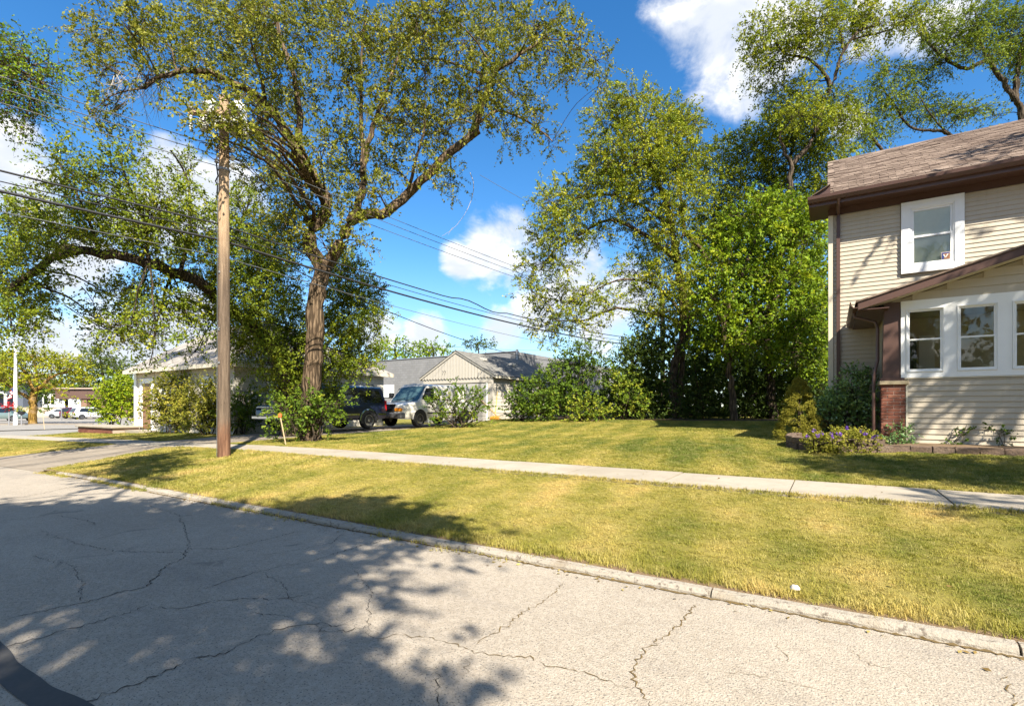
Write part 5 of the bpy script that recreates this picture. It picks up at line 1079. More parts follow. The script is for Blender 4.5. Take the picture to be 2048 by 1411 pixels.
MB().add([(xa_, WY0 - .4, 3.16), (xb_, WY0 - .4, 3.16), (xh_, ry, 5.80), (xa_, ry, 5.80), (xb_, WY1 + .4, 3.16), (xa_, WY1 + .4, 3.16), (xa_, WY0 - .4, 3.08), (xb_, WY0 - .4, 3.08), (xh_, ry, 5.70), (xa_, ry, 5.70), (xb_, WY1 + .4, 3.08), (xa_, WY1 + .4, 3.08)],
    [(0, 1, 2, 3), (1, 4, 2), (4, 5, 3, 2), (6, 9, 8, 7), (7, 8, 10), (10, 8, 9, 11), (0, 6, 7, 1), (1, 7, 10, 4), (4, 10, 11, 5), (0, 3, 9, 6), (3, 5, 11, 9)]).build('roof', M_PALESH, wb_)
box('side_fascia', xb_ - .02, xb_ + .02, WY0 - .38, WY1 + .4, 2.98, 3.14, M_CREAMTRIM, wb_); box('side_soffit', WX1 + .001, xb_ - .021, WY0 - .37, WY1 + .38, 3.02, 3.05, M_CREAMTRIM, wb_)
box('eave_fascia', WX0 - .3, WX1 + .33, WY0 - .43, WY0 - .381, 2.98, 3.14, M_CREAMTRIM, wb_); box('soffit', WX0 - .28, WX1 + .28, WY0 - .379, WY0 - .001, 3.02, 3.05, M_CREAMTRIM, wb_)
box('corner_pilaster', WX0 - .02, WX0 + .22, WY0 - .06, WY0 + .2, -.1, 2.98, M_WHITE, wb_)
dr = box('door', WX0 + .85, WX0 + 1.75, WY0 - .03, WY0 - .002, .35, 2.5, M_DOOR, wb_)
MB().box(WX0 + .62, WX0 + .84, WY0 - .06, WY0 - .003, .25, 2.75).box(WX0 + 1.76, WX0 + 1.98, WY0 - .06, WY0 - .003, .25, 2.75).box(WX0 + .842, WX0 + 1.758, WY0 - .058, WY0 - .003, 2.52, 2.75).build('door_surround', M_WHITE, wb_)
box('door_step', WX0 + .4, WX0 + 2.4, WY0 - .8, WY0 - .062, .0, .30, M_WALK, wb_)
MB().lathe([(.01, .12), (.09, .08), (.12, 0), (.05, -.04)], (WX0 + 2.15, WY0 - .12, 2.35), 'z', 10).build('wall_lamp', M_WHITE, wb_)
for xw in (-26.2, -24.6, -22.6):
    f_ = MB().box(xw, xw + .95, WY0 - .05, WY0 - .004, 1.35, 2.65).build('window', M_WHITE, wb_)
    for q in range(2):
        for r_ in range(2): box('pane', xw + .08 + q * .42, xw + .44 + q * .42, WY0 - .056, WY0 - .051, 1.43 + r_ * .6, 1.97 + r_ * .6, mat('dark_pane', None, (.05, .065, .07), .1, spec=.8), f_)
    box('shutter_trim', xw - .12, xw - .02, WY0 - .04, WY0 - .004, 1.3, 2.7, M_CREAMTRIM, f_)
for yw in (12.6, 14.8, 17.0):
    f_ = MB().box(WX1 + .002, WX1 + .05, yw, yw + .9, 1.45, 2.5).build('window', M_WHITE, wb_)
    for q in range(4):
        for r_ in range(4): box('glass_block', WX1 + .051, WX1 + .062, yw + .05 + q * .205, yw + .23 + q * .205, 1.5 + r_ * .24, 1.71 + r_ * .24, M_GBLK, f_)
pl = empty('brick_planter', (-31, 10.5, .1), 'low red brick planter with stone coping in front of the white building', 'planter')
box('coping', -32.3, -28.0, 9.85, 11.1, .40, .48, M_WALK, pl, bevel=.01)
pc = box('planter_core', -32.2, -28.1, 9.95, 11.0, -.15, .40, M_MORTAR, pl)
for r_ in range(7):
    for i in range(20):
        xx = -32.2 + i * .205 + (r_ % 2) * .1
        if xx + .195 < -28.08: link('brick', BM, M_BRICK, pc, loc=(xx, 9.93, -.10 + r_ * .068))
# ------------------------------------------------------------------ utility pole and wires
def m_pole(t, bs):
    p = t.pos(); n = t.noise(t.scale(p, (1, 1, .05)), 26, 6, .75, .4); v = t.noise(t.scale(p, (1, 1, .3)), 20, 4, .6); sz = t.new('ShaderNodeSeparateXYZ'); t.l.new(p, sz.inputs[0])
    h = t.sstep(t.math('ADD', sz.outputs['Z'], t.math('MULTIPLY', t.noise(p, 2, 3, .5), .8)), 4.2, 6.2)     # tree shade put into the grey-brown colour below, paler weathered wood above
    a = t.mix(h, (.085, .062, .045), (.285, .19, .115)); b = t.mix(h, (.175, .130, .092), (.43, .315, .20)); ft = t.sstep(t.math('ADD', sz.outputs['Z'], t.math('MULTIPLY', v, .5)), 1.45, .95)
    c = t.mix(t.sstep(n, .35, .65), a, b); c = t.mix(t.math('MULTIPLY', ft, .75), c, t.mix(t.sstep(n, .4, .6), (.12, .055, .032), (.23, .115, .065)))
    c = t.mix(t.sstep(v, .66, .74, 0, .8), c, (.05, .035, .025)); t.put(bs.inputs['Base Color'], c); t.put(bs.inputs['Normal'], t.bump(n, 1.0, .03))
M_POLE = mat('pole_wood', m_pole, rough=.9, spec=.15)
M_PORC = mat('white_porcelain', None, (.60, .60, .58), .3, spec=.6)
M_WIRE = mat('black_cable', None, (.018, .018, .02), .6)
M_WIREG = mat('grey_wire', None, (.10, .105, .11), .5)
bp = P(448, 906, 11.55); px_, py_ = bp[0], bp[1]; zb = gz(px_, py_)
pole = empty('utility_pole', (px_, py_, zb), 'tall wooden utility pole beside the sidewalk with white gear near its top', 'pole')
T = Tubes(); zs = np.linspace(zb - .1, 8.45, 40); T.tube(np.stack([px_ + .0 * zs + .003 * np.sin(zs * 2), py_ + 0 * zs, zs], 1), np.interp(zs, [zb, 9], [.134, .098]), 20, .012); T.build('shaft', M_POLE, pole)
MB().lathe([(.101, 8.44), (.06, 8.48), (.0, 8.49)], (px_, py_, 0), 'z', 16).build('pole_cap', M_METAL, pole)
M_TRANS = mat('transformer_grey', None, (.55, .56, .56), .4, spec=.4)
def at_pole(du, v, dD=0): return P(448 + du, v, 11.55 + dD)
tr_ = at_pole(28, 240, .2)
MB().lathe([(.0, .36), (.16, .35), (.19, .30), (.19, -.30), (.17, -.34), (.0, -.35)], tuple(tr_), 'z', 20).build('transformer', M_TRANS, pole, smooth=True)
for dx_ in (-.08, .08): MB().lathe([(.02, .14), (.05, .12), (.03, .09), (.05, .06), (.03, .03), (.05, 0)], (tr_[0] + dx_, tr_[1], tr_[2] + .36), 'z', 10).build('bushing', M_PORC, pole)
ca, cb_ = at_pole(-70, 226, -.2), at_pole(30, 226, -.15)
MB().tube([ca, cb_], .06, 4).build('crossarm', M_POLE, pole)
for k, du in enumerate((-66, -38, -16)):
    c = at_pole(du, 226, -.2); mb = MB().lathe([(.02, .05), (.035, .07), (.07, .10), (.03, .13), (.07, .16), (.03, .19), (.06, .22), (.02, .26)], tuple(c), 'z', 10); mb.lathe([(.02, -.05), (.035, -.08), (.035, -.38), (.02, -.42)], tuple(c), 'z', 8); mb.build('insulator', M_PORC, pole)
MB().lathe([(.12, -.02), (.13, .04), (.09, .12), (.0, .14)], tuple(at_pole(0, 246, -.3)), 'z', 14).build('lamp_head', M_PORC, pole, smooth=True)
for v in (282, 298, 322):
    c = at_pole(-15, v, -.05); MB().lathe([(.02, -.05), (.05, -.03), (.03, 0), (.05, .03), (.02, .05)], tuple(c), 'z', 10).build('spool_insulator', M_METAL, pole)
for v in (300, 316, 332): MB().lathe([(.02, -.06), (.05, -.03), (.03, 0), (.05, .03), (.02, .06)], tuple(at_pole(17, v, 0)), 'z', 10).build('spool_insulator', M_PORC, pole)
MB().tube([at_pole(-14, 285, -.1) + np.array([.11 * math.cos(a), .0, .11 * math.sin(a)]) for a in np.linspace(0, 12.5, 50)], .012, 5).build('cable_coil', M_WIRE, pole)
MB().tube([at_pole(-13, 290), at_pole(-15, 330), at_pole(-12, 352), at_pole(-17, 362), at_pole(-13, 370), at_pole(-14, 400)], .016, 5).build('riser_cable', M_WIRE, pole)
MB().tube([at_pole(-30, 287, -.1), at_pole(-48, 285, -.1), at_pole(-52, 296, -.1), at_pole(-30, 312, -.1), at_pole(-16, 322)], .008, 5).build('jumper_wire', M_WIRE, pole)
MB().lathe([(.124, 0), (.124, .05)], (px_, py_, 6.75), 'z', 16).build('pole_band', M_METAL, pole)
MB().tube([(px_ - .05, py_ - .135, zb), (px_ - .052, py_ - .125, 3.0), (px_ - .05, py_ - .118, 6.6)], .006, 5).build('ground_wire', M_WIREG, pole)
for zz_ in (2.35, 3.1, 3.12, 4.4): MB().box(px_ + .01, px_ + .05, py_ - .150 + .004 * zz_, py_ - .130 + .004 * zz_, zz_, zz_ + .045).build('pole_tag', M_METAL, pole)
for q_, (du, v) in enumerate(((-40, 246), (-26, 214), (44, 262))):
    c = at_pole(du, v, -.3 + .1 * q_); MB().lathe([(.0, .17), (.07, .16), (.10, .10), (.10, -.12), (.06, -.17), (.0, -.18)], tuple(c), 'z', 12).build('capacitor_can', M_PORC, pole, smooth=True)
def wire(label, u0v, zp, zf, zn, r, m, dx=0.0, yfar=33, ynear=-24, sag_f=.25, sag_n=.45, xf=2.5, kink=None, off=.0):
    pts = []
    for i in range(41):
        s = i / 40; y = ynear + (py_ - ynear) * s; sg = -sag_n * 4 * s * (1 - s); pts.append((px_ + dx + (-.7) * (1 - s), y, zn + (zp - zn) * s + sg))
    for i in range(1, 61):
        s = i / 60; y = py_ + (yfar - py_) * s; sg = -sag_f * 4 * s * (1 - s); z = zp + (zf - zp) * s + sg
        if kink and abs(s - kink) < .06: z -= .09 * math.sin((s - kink) / .06 * math.pi)
        pts.append((px_ + dx + xf * s, y, z))
    mb = MB().tube(pts, r, 6); o = mb.build('power_line', m, None); return tag(o, label, 'wire', 'overhead wires')
wire('thin open power wire, uppermost of the three at the spool rack', 0, 7.35, 7.3, 7.6, .009, M_WIREG, -.18, sag_n=.9)
wire('thin open power wire, middle of the three at the spool rack', 0, 7.15, 7.1, 7.4, .009, M_WIREG, -.18, sag_n=.9)
wire('thin open power wire, lowest of the three at the spool rack', 0, 6.9, 6.9, 7.15, .009, M_WIREG, -.18, sag_n=.9)
wire('black telephone cable with a kink beyond the elm', 0, 5.58, 5.75, 6.0, .020, M_WIRE, -.2, kink=.34, sag_f=.55, sag_n=.55)
wire('slim black cable just under the kinked cable', 0, 5.40, 5.5, 5.8, .011, M_WIRE, -.2, sag_f=.5, sag_n=.55)
wire('thick lashed black cable bundle across the driveway', 0, 5.22, 5.3, 5.55, .030, M_WIRE, -.2, sag_f=.5, sag_n=.5)
wire('thin service wire, lowest on the pole', 0, 4.85, 4.6, 5.0, .009, M_WIREG, -.2, sag_f=.5, sag_n=.4)
for (a, b, lab, r, m) in [((445, 470, 11.55), (1110, 722, 29.6), 'black service drop sagging towards the garage roof', .014, M_WIRE), ((600, 660, 17.8), (1250, 690, 40), 'faint grey wire running past the elm trunk', .008, M_WIREG),
                          ((960, 350, 22), (1420, 560, 38), 'thin wire passing in front of the white cloud', .009, M_WIREG)]:
    A, B = P(*a), P(*b); pts = [A + (B - A) * s - np.array([0, 0, .55 * 4 * s * (1 - s)]) for s in np.linspace(0, 1, 30)]; o = MB().tube(pts, r, 5).build('power_line', m, None); tag(o, lab, 'wire', 'overhead wires')
fp = empty('far_utility_pole', (px_ + 2.5, 33.0, .8), 'distant wooden utility pole hidden in the back trees', 'pole')
MB().tube([(px_ + 2.5, 33.0, .5), (px_ + 2.5, 33.0, 8.5)], .15, 12).build('shaft', M_POLE, fp); MB().box(px_ + 1.3, px_ + 3.7, 32.9, 33.1, 7.5, 7.62).build('crossarm', M_POLE, fp)
# ------------------------------------------------------------------ vehicles
M_TYRE = mat('tyre_rubber', None, (.022, .022, .022), .85, spec=.2); M_ALLOY = mat('wheel_alloy', None, (.42, .42, .42), .3, metal=.8); M_CHROME = mat('chrome', None, (.65, .66, .68), .12, metal=1.0); M_BLACKP = mat('black_plastic', None, (.022, .022, .024), .5)
M_TINT = mat('tinted_glass', None, (.010, .012, .014), .04, spec=.8); M_WSCREEN = mat('windscreen_glass', None, (.045, .085, .095), .04, spec=.9)
M_REDL = mat('red_lens', None, (.40, .012, .02), .2, spec=.6); M_AMBER = mat('amber_lens', None, (.62, .22, .015), .2, spec=.6); M_LAMP = mat('clear_lamp', None, (.55, .57, .58), .12, spec=.8)
def paint(name, col, metal=.3):
    def f(t, bs):
        bs.inputs['Coat Weight'].default_value = .7; bs.inputs['Coat Roughness'].default_value = .05
        n = t.noise(t.pos(), 3, 4, .6); t.put(bs.inputs['Base Color'], t.mix(n, tuple(c * .85 for c in col), tuple(c * 1.1 for c in col)))
    return mat(name, f, rough=.35, metal=metal)
def loft(secs, close=True):
    """secs: list of half sections (list of (x,y,z), y>=0 from low outside to top middle); mirrored"""
    mb = MB(); n = len(secs[0]); V = []
    for s in secs: V += [(x, y, z) for x, y, z in s] + [(x, -y, z) for x, y, z in s[::-1]]
    m = 2 * n; F = [(i * m + k, i * m + k + 1, (i + 1) * m + k + 1, (i + 1) * m + k) for i in range(len(secs) - 1) for k in range(m - 1)]
    F += [tuple(i * 1 for i in range(m)), tuple((len(secs) - 1) * m + k for k in range(m - 1, -1, -1))]
    F += [(i * m, (i + 1) * m, (i + 1) * m + m - 1, i * m + m - 1) for i in range(len(secs) - 1)]
    return mb.add(V, F)
def wheel(root, x, y, r, w, side, rim=.62, steel=False):
    mb = MB().lathe([(r * rim, w / 2), (r * .86, w / 2), (r * .97, w * .36), (r, w * .2), (r, -w * .2), (r * .97, -w * .36), (r * .86, -w / 2), (r * rim, -w / 2)], (x, y, r), 'y', 28); wl = mb.build('wheel', M_TYRE, root, True, local=True)
    yo = y + side * w * .40; s = side
    h = MB().lathe([(r * rim, s * .03), (r * rim * .93, s * .03), (r * rim * .86, -s * .03), (r * .16, -s * .015), (r * .15, s * .02), (0.001, s * .03)], (x, yo, r), 'y', 24); h.build('rim', M_ALLOY, wl, True, local=True)
    for k in range(6):
        a = k * math.pi / 3 + .3; c = Vector((x + math.cos(a) * r * rim * .52, yo + s * .004, r + math.sin(a) * r * rim * .52)); MB().lathe([(r * .10, 0), (r * .08, s * .004), (.001, s * .004)], tuple(c), 'y', 10).build('rim_hole', M_BLACKP, wl, local=True)
def side_poly(name, pts, yf, m, parent, s, t=.008):
    vs = [(x, s * (yf(z) + t), z) for x, z in pts] + [(x, s * (yf(z) - .01), z) for x, z in pts]; n = len(pts)
    return MB().add(vs, [tuple(range(n)), tuple(range(2 * n - 1, n - 1, -1))] + [(i, (i + 1) % n, n + (i + 1) % n, n + i) for i in range(n)]).build(name, m, parent, local=True)
def arch(root, x, r, hw, s, m, R):
    n = 14; a_ = [math.pi * k / n for k in range(n + 1)]
    MB().add([(x + R * 1.12 * math.cos(a), s * (hw + .006), r + R * 1.12 * math.sin(a)) for a in a_] + [(x + R * 1.12, s * (hw + .006), r - .12), (x - R * 1.12, s * (hw + .006), r - .12)][::1], [tuple(list(range(n + 1)) + [n + 2, n + 1])]).build('wheel_well', M_BLACKP, root, local=True)
    V = []; 
    for a in a_:
        for rr_, yy_ in ((1.12, hw + .004), (1.12, hw + .03), (1.24, hw + .02), (1.26, hw + .002)): V.append((x + R * rr_ * math.cos(a), s * yy_, r + R * rr_ * math.sin(a)))
    MB().add(V, [(i * 4 + k, i * 4 + k + 1, (i + 1) * 4 + k + 1, (i + 1) * 4 + k) for i in range(n) for k in range(3)]).build('wheel_arch', m, root, True, local=True)
def low_sec(x, zb, zt, hw, hwt): return [(x, hw * .90, zb), (x, hw * .985, zb + .10), (x, hw, zb + (zt - zb) * .5), (x, hw * .99, zt - .12), (x, hwt * .965, zt - .02), (x, hwt * .90, zt), (x, 0, zt + .025)]
# local x = forward (nose), y = left
def suv(loc, rot, label):
    body = paint('navy_paint', (.010, .016, .045)); root = empty('suv', loc, label, 'car', rotz=rot); Lh = 2.5; hw = .97
    st = [(-2.46, .52, .98, .93), (-2.42, .42, 1.06, .96), (-1.9, .40, 1.08, hw), (0, .38, 1.08, hw), (.95, .38, 1.08, hw), (1.25, .38, 1.07, hw), (2.2, .40, 1.02, .95), (2.42, .44, .98, .92), (2.47, .50, .90, .90)]
    loft([low_sec(x, zb_, zt, h, h) for x, zb_, zt, h in st]).build('body', body, root, True, local=True)
    yb, yt = .945, .80; yf = lambda z: yb + (yt - yb) * (z - 1.06) / (1.76 - 1.06)
    g = [(-2.44, -2.30), (-2.2, -2.15), (-1.0, -1.0), (0, 0), (.7, .25), (1.22, .36)]
    loft([[(xb, yb, 1.04), (xt + (xb - xt) * .3, yf(1.5), 1.5), (xt, yt, 1.74), (xt, yt - .10, 1.80), (xt, 0, 1.83)] for xb, xt in g]).build('cabin', body, root, True, local=True)
    for s in (-1, 1):
        side_poly('cargo_window', [(-2.30, 1.12), (-1.02, 1.12), (-1.02, 1.64), (-2.12, 1.64)], yf, M_TINT, root, s)
        side_poly('rear_door_window', [(-.92, 1.12), (-.05, 1.12), (-.05, 1.64), (-.92, 1.64)], yf, M_TINT, root, s); side_poly('front_door_window', [(.05, 1.12), (.98, 1.12), (.40, 1.64), (.05, 1.64)], yf, M_TINT, root, s)
        MB().tube([(-2.0, s * .68, 1.84), (-1.9, s * .68, 1.89), (.1, s * .68, 1.89), (.2, s * .68, 1.83)], .02, 6).build('roof_rail', M_BLACKP, root, local=True)
        for xw in (-1.42, 1.55): arch(root, xw, .37, hw, s, M_CHROME, .40); wheel(root, xw, s * .86, .375, .25, s)
        MB().box(-2.47, -2.36, s * .88 - .05, s * .88 + .075, .78, 1.22).build('tail_light', M_REDL, root, bevel=.015, local=True)
        MB().box(-.92, 1.05, s * .975 - .012, s * .975 + .012, .60, .66).build('side_trim', M_CHROME, root, local=True); MB().box(-2.42, -1.95, s * .96 - .012, s * .96 + .02, .60, .66).build('side_trim', M_CHROME, root, local=True)
        MB().box(2.40, 2.47, s * .70 - .17, s * .70 + .17, .80, .95).build('headlight', M_LAMP, root, bevel=.015, local=True)
    MB().box(2.455, 2.49, -.50, .50, .68, .95).build('grille', M_BLACKP, root, local=True)
    for z in (.73, .82, .91): MB().box(2.488, 2.50, -.48, .48, z, z + .02).build('grille_bar', M_CHROME, root, local=True)
    MB().box(2.40, 2.62, -.95, .95, .46, .62).build('front_bumper', M_CHROME, root, bevel=.04, local=True); MB().box(-2.62, -2.40, -.95, .95, .46, .62).build('rear_bumper', M_BLACKP, root, bevel=.04, local=True)
    MB().add([(1.20, -.86, 1.10), (1.20, .86, 1.10), (.42, .72, 1.72), (.42, -.72, 1.72)], [(0, 1, 2, 3)]).build('windscreen', M_WSCREEN, root, local=True)
    MB().add([(-2.45, -.84, 1.12), (-2.45, .84, 1.12), (-2.325, .72, 1.70), (-2.325, -.72, 1.70)], [(3, 2, 1, 0)]).build('rear_window', M_TINT, root, local=True)
    return root
sx_ = -17.6; suv((sx_, 13.55, .445), -math.pi / 2, 'dark navy two box utility wagon parked nose to the street behind the elm')
def van(loc, rot):
    body = paint('silver_beige_paint', (.66, .63, .56), .05); root = empty('van', loc, 'silver beige cargo van parked in front of the garage', 'van', rotz=rot); hw = 1.0
    st = [(-2.85, .50, 1.15, .97), (-2.80, .40, 1.22, 1.0), (0, .38, 1.22, hw), (1.5, .38, 1.22, hw), (1.75, .38, 1.20, hw), (2.45, .40, 1.08, .97), (2.72, .46, .98, .92), (2.78, .52, .90, .88)]
    loft([low_sec(x, a, b, h, h) for x, a, b, h in st]).build('body', body, root, True, local=True)
    yb, yt = .965, .86; yf = lambda z: yb + (yt - yb) * (z - 1.2) / (1.95 - 1.2)
    g = [(-2.83, -2.72), (-2.6, -2.55), (0, 0), (.8, .7), (1.75, 1.02)]
    loft([[(xb, yb, 1.17), (xt + (xb - xt) * .35, yf(1.65), 1.65), (xt, yt, 1.93), (xt, yt - .12, 2.02), (xt, 0, 2.08)] for xb, xt in g]).build('cabin', body, root, True, local=True)
    for s in (-1, 1):
        side_poly('door_window', [(.62, 1.30), (1.52, 1.30), (1.16, 1.84), (.62, 1.84)], yf, M_TINT, root, s)
        for xw in (-1.70, 1.72): arch(root, xw, .38, hw, s, body, .41); wheel(root, xw, s * .88, .385, .25, s, .58)
        MB().box(1.28, 1.48, s * 1.18 - .11, s * 1.18 + .11, 1.36, 1.62).build('mirror', M_BLACKP, root, bevel=.03, local=True); MB().box(1.36, 1.42, s * 1.02 - .08, s * 1.02 + .08, 1.38, 1.44).build('mirror_arm', M_BLACKP, root, local=True)
        MB().box(2.70, 2.80, s * .68 - .19, s * .68 + .19, .88, 1.04).build('headlight', M_LAMP, root, bevel=.02, local=True); MB().box(2.70, 2.81, s * .68 - .22, s * .68 + .22, .74, .875).build('turn_signal', M_AMBER, root, bevel=.015, local=True)
        MB().box(.575, .585, s * .997 - .008, s * .997 + .008, .45, 1.2).build('door_seam', M_BLACKP, root, local=True); MB().box(-2.8, 1.2, s * 1.0 - .01, s * 1.0 + .012, .62, .68).build('side_moulding', M_BLACKP, root, local=True)
    MB().box(2.74, 2.82, -.46, .46, .72, 1.06).build('grille', M_BLACKP, root, local=True); MB().box(2.815, 2.83, -.44, .44, .87, .90).build('grille_bar', M_CHROME, root, local=True)
    MB().box(2.60, 2.92, -.97, .97, .42, .68).build('front_bumper', mat('grey_bumper', None, (.075, .075, .08), .45), root, bevel=.05, local=True)
    MB().add([(1.73, -.86, 1.22), (1.73, .86, 1.22), (1.065, .76, 1.93), (1.065, -.76, 1.93)], [(0, 1, 2, 3)]).build('windscreen', M_WSCREEN, root, local=True)
    for s in (-1, 1): MB().tube([(1.74, s * .3 - .2, 1.24), (1.62, s * .3 + .25, 1.36)], .012, 4).build('wiper', M_BLACKP, root, local=True)
    MB().box(2.45, 2.47, -.1, .1, 1.08, 1.1).build('hood_seam', M_BLACKP, root, local=True)
van((-17.12, 19.30, .455), -math.pi / 2)
def small_car(name, label, loc, rot, col, hatch=True):
    body = paint(name + '_paint', col); root = empty(name, loc, label, 'car', 'cars parked across the cross street', rot); hw = .88; H = 1.62 if hatch else 1.42
    st = [(-2.15, .45, .78, .78), (-2.1, .30, .92, .86), (-1.3, .28, .95, hw), (0, .26, .95, hw), (1.0, .26, .93, hw), (1.9, .30, .78, .83), (2.12, .40, .66, .74)]
    loft([low_sec(x, a, b, h, h) for x, a, b, h in st]).build('body', body, root, True, local=True); yb, yt = .85, .66; yf = lambda z: yb + (yt - yb) * (z - .92) / (H - .1 - .92)
    g = [(-2.08, -1.75), (-1.6, -1.5), (0, 0), (.6, .1), (1.15, .25)] if hatch else [(-1.75, -1.0), (-1.2, -.85), (0, 0), (.5, .1), (1.15, .25)]
    loft([[(xb, yb, .90), ((xb + xt) / 2, yf(1.2), 1.2), (xt, yt, H - .08), (xt, yt - .1, H - .02), (xt, 0, H)] for xb, xt in g]).build('cabin', body, root, True, local=True)
    for s in (-1, 1):
        side_poly('side_window', [(-1.6 if hatch else -1.2, .98), (.85, .98), (.25, H - .16), (-1.3 if hatch else -.9, H - .16)], yf, M_TINT, root, s)
        for xw in (-1.3, 1.35): arch(root, xw, .30, hw, s, body, .33); wheel(root, xw, s * .80, .32, .2, s)
        MB().box(2.0, 2.1, s * .6 - .14, s * .6 + .14, .62, .74).build('headlight', M_LAMP, root, local=True); MB().box(-2.13, -2.02, s * .70 - .1, s * .70 + .1, .74, .96).build('tail_light', M_REDL, root, local=True)
    e = g[0]; MB().add([(e[0] - .012, -.72, .98), (e[0] - .012, .72, .98), (e[1] - .02, .58, H - .12), (e[1] - .02, -.58, H - .12)], [(3, 2, 1, 0)]).build('rear_window', M_TINT, root, local=True)
    MB().add([(1.14, -.72, .95), (1.14, .72, .95), (.28, .60, H - .09), (.28, -.60, H - .09)], [(0, 1, 2, 3)]).build('windscreen', M_WSCREEN, root, local=True)
def gp_(u, v, z=-.35): return G(u, v, z)
# ------------------------------------------------------------------ far left: cross street, flagpole, locust, cars, bank
FZ = -.22
tag(link('cross_street', grid_mesh('cross_street', np.array([-47., -40, -33.2]), np.array([-60., 0, 30, 90]), lambda X, Y: np.full_like(X, FZ)), M_STREET2), 'cross street at the end of the block', kind='structure')
tag(link('parking_lot', grid_mesh('parking_lot', np.array([-140., -80, -47.0]), np.array([-60., 0, 30, 110]), lambda X, Y: np.full_like(X, FZ + .05)), M_STREET2), 'paved lot beyond the cross street', kind='structure')
def fpt(u, D, z=FZ + .05): p = P(u, HZ, D); return (p[0], p[1], z)
def car_at(name, label, u, D, face, col, hatch): small_car(name, label, fpt(u, D), YAW + face, col, hatch)
car_at('parked_car', 'green grey car behind the flagpole', 22, 58, math.radians(-8), (.16, .22, .21), True)
car_at('parked_car', 'silver sedan parked under the white sign', 132, 74, math.radians(20), (.45, .47, .48), False)
car_at('parked_car', 'dark red hatchback tucked behind the white car', 160, 72, math.radians(75), (.10, .03, .05), True)
car_at('parked_car', 'white hatchback by the big corner bush', 182, 68, math.radians(60), (.72, .72, .72), True)
fx, fy, fz = fpt(31, 45); flag = empty('flagpole', (fx, fy, fz), 'white flagpole with a limp striped flag beside the spreading tree', 'flagpole')
MB().tube([(fx, fy, fz), (fx, fy, 4), (fx, fy, 7.2)], [.16, .12, .08], 12).build('shaft', M_WHITE, flag)
MF = {'r': mat('flag_red', None, (.45, .03, .04), .8), 'w': mat('flag_white', None, (.75, .73, .70), .8), 'b': mat('flag_blue', None, (.03, .05, .16), .8)}
for i in range(7):
    a = np.array([fx, fy, 3.05]) - RGT * .08; V = []
    for j in range(7):
        s = j / 6; q = a - RGT * (s * .42 + .03 * i) + FWD * .06 * math.sin(s * 6 + i) + UP * (-.11 * i - s * .25); V += [q, q - UP * .10 - RGT * .02]
    link('flag_stripe', npmesh('flag_stripe', V, [(2 * j, 2 * j + 1, 2 * j + 3, 2 * j + 2) for j in range(6)], True), MF['r' if i % 2 == 0 else 'w'], flag)
q = np.array([fx, fy, 3.15]) - RGT * .06; link('flag_canton', npmesh('flag_canton', [q - FWD * .03, q - RGT * .2 - FWD * .03, q - RGT * .25 - UP * .35 - FWD * .03, q - UP * .3 - FWD * .03], [(0, 1, 2, 3)]), MF['b'], flag)
D9 = 47.0; b9 = P(67, 845, D9); b9[2] = FZ + .04
make_tree('locust_tree', 'wide yellow green honey locust with orange brown trunk by the flagpole', b9, D9,
    [([(66, 847), (66, 820), (66, 798), (70, 780)], .33, .27), ([(64, 800), (48, 790), (25, 775), (0, 758)], .18, .08), ([(68, 785), (62, 770), (52, 745), (30, 725)], .17, .07), ([(70, 782), (90, 765), (110, 750), (140, 742)], .19, .07), ([(72, 770), (74, 745), (66, 722)], .16, .06)],
    [(-10, 725, 40, 14), (30, 715, 34, 12), (65, 710, 36, 12), (100, 718, 36, 12), (135, 724, 32, 14), (20, 738, 36, 12), (60, 732, 30, 10), (110, 738, 36, 12), (150, 742, 26, 14), (168, 758, 18, 12), (10, 758, 30, 12), (130, 762, 36, 10, None, .7), (95, 775, 30, 10, None, .4), (40, 760, 22, 9, None, .7), (-20, 745, 30, 18), (120, 785, 30, 10, None, .3), (80, 752, 24, 9, None, .8)],
    L_YEL, B_LOC, .22, .6, 2.7, L=1.0, droop=.15, dd=1.5, tint=.5, M=12, twig=.012)
def far_tree(name, label, u, vb, D, puffs, leaf, tint, ln=.3, zb_=FZ, cover=2.2):
    b = P(u, vb, D); b[2] = zb_; return make_tree(name, label, b, D, [([(u, HZ + (CAMZ - zb_) * FPX / D), (u + 2, (HZ + puffs[0][1]) / 2), (puffs[0][0], puffs[0][1])], .4, .1)], puffs, leaf, B_DARK, ln, .6, cover, L=1.1, droop=.2, dd=2.0, tint=tint, M=12, twig=.015, group='trees in the distance')
far_tree('background_tree', 'dark round tree behind the brown roofed bank', 205, 812, 80, [(200, 715, 40, 22), (170, 735, 30, 24), (235, 735, 34, 26), (205, 750, 46, 24), (165, 765, 30, 22), (245, 765, 30, 24), (205, 785, 50, 20)], L_DARK, .6)
far_tree('background_tree', 'green tree behind the left end of the grey block building', 790, 800, 62, [(790, 695, 36, 18), (770, 700, 22, 14), (820, 703, 24, 12), (790, 712, 40, 12)], L_BRIGHT, .5)
far_tree('background_tree', 'green tree over the roof ridge of the grey block building', 870, 800, 64, [(865, 692, 28, 14), (885, 698, 22, 10), (845, 700, 22, 10), (865, 706, 36, 8)], L_BRIGHT, .45)
far_tree('background_tree', 'small dark tree beyond the garage ridge', 960, 800, 90, [(955, 686, 24, 10), (975, 688, 16, 9), (940, 692, 14, 7)], L_DARK, .5)
far_tree('background_tree', 'green tree behind the flagpole and dark house', -20, 812, 85, [(-30, 720, 50, 30), (0, 760, 40, 24), (40, 770, 36, 20), (90, 780, 40, 20)], L_SHRUB, .4)
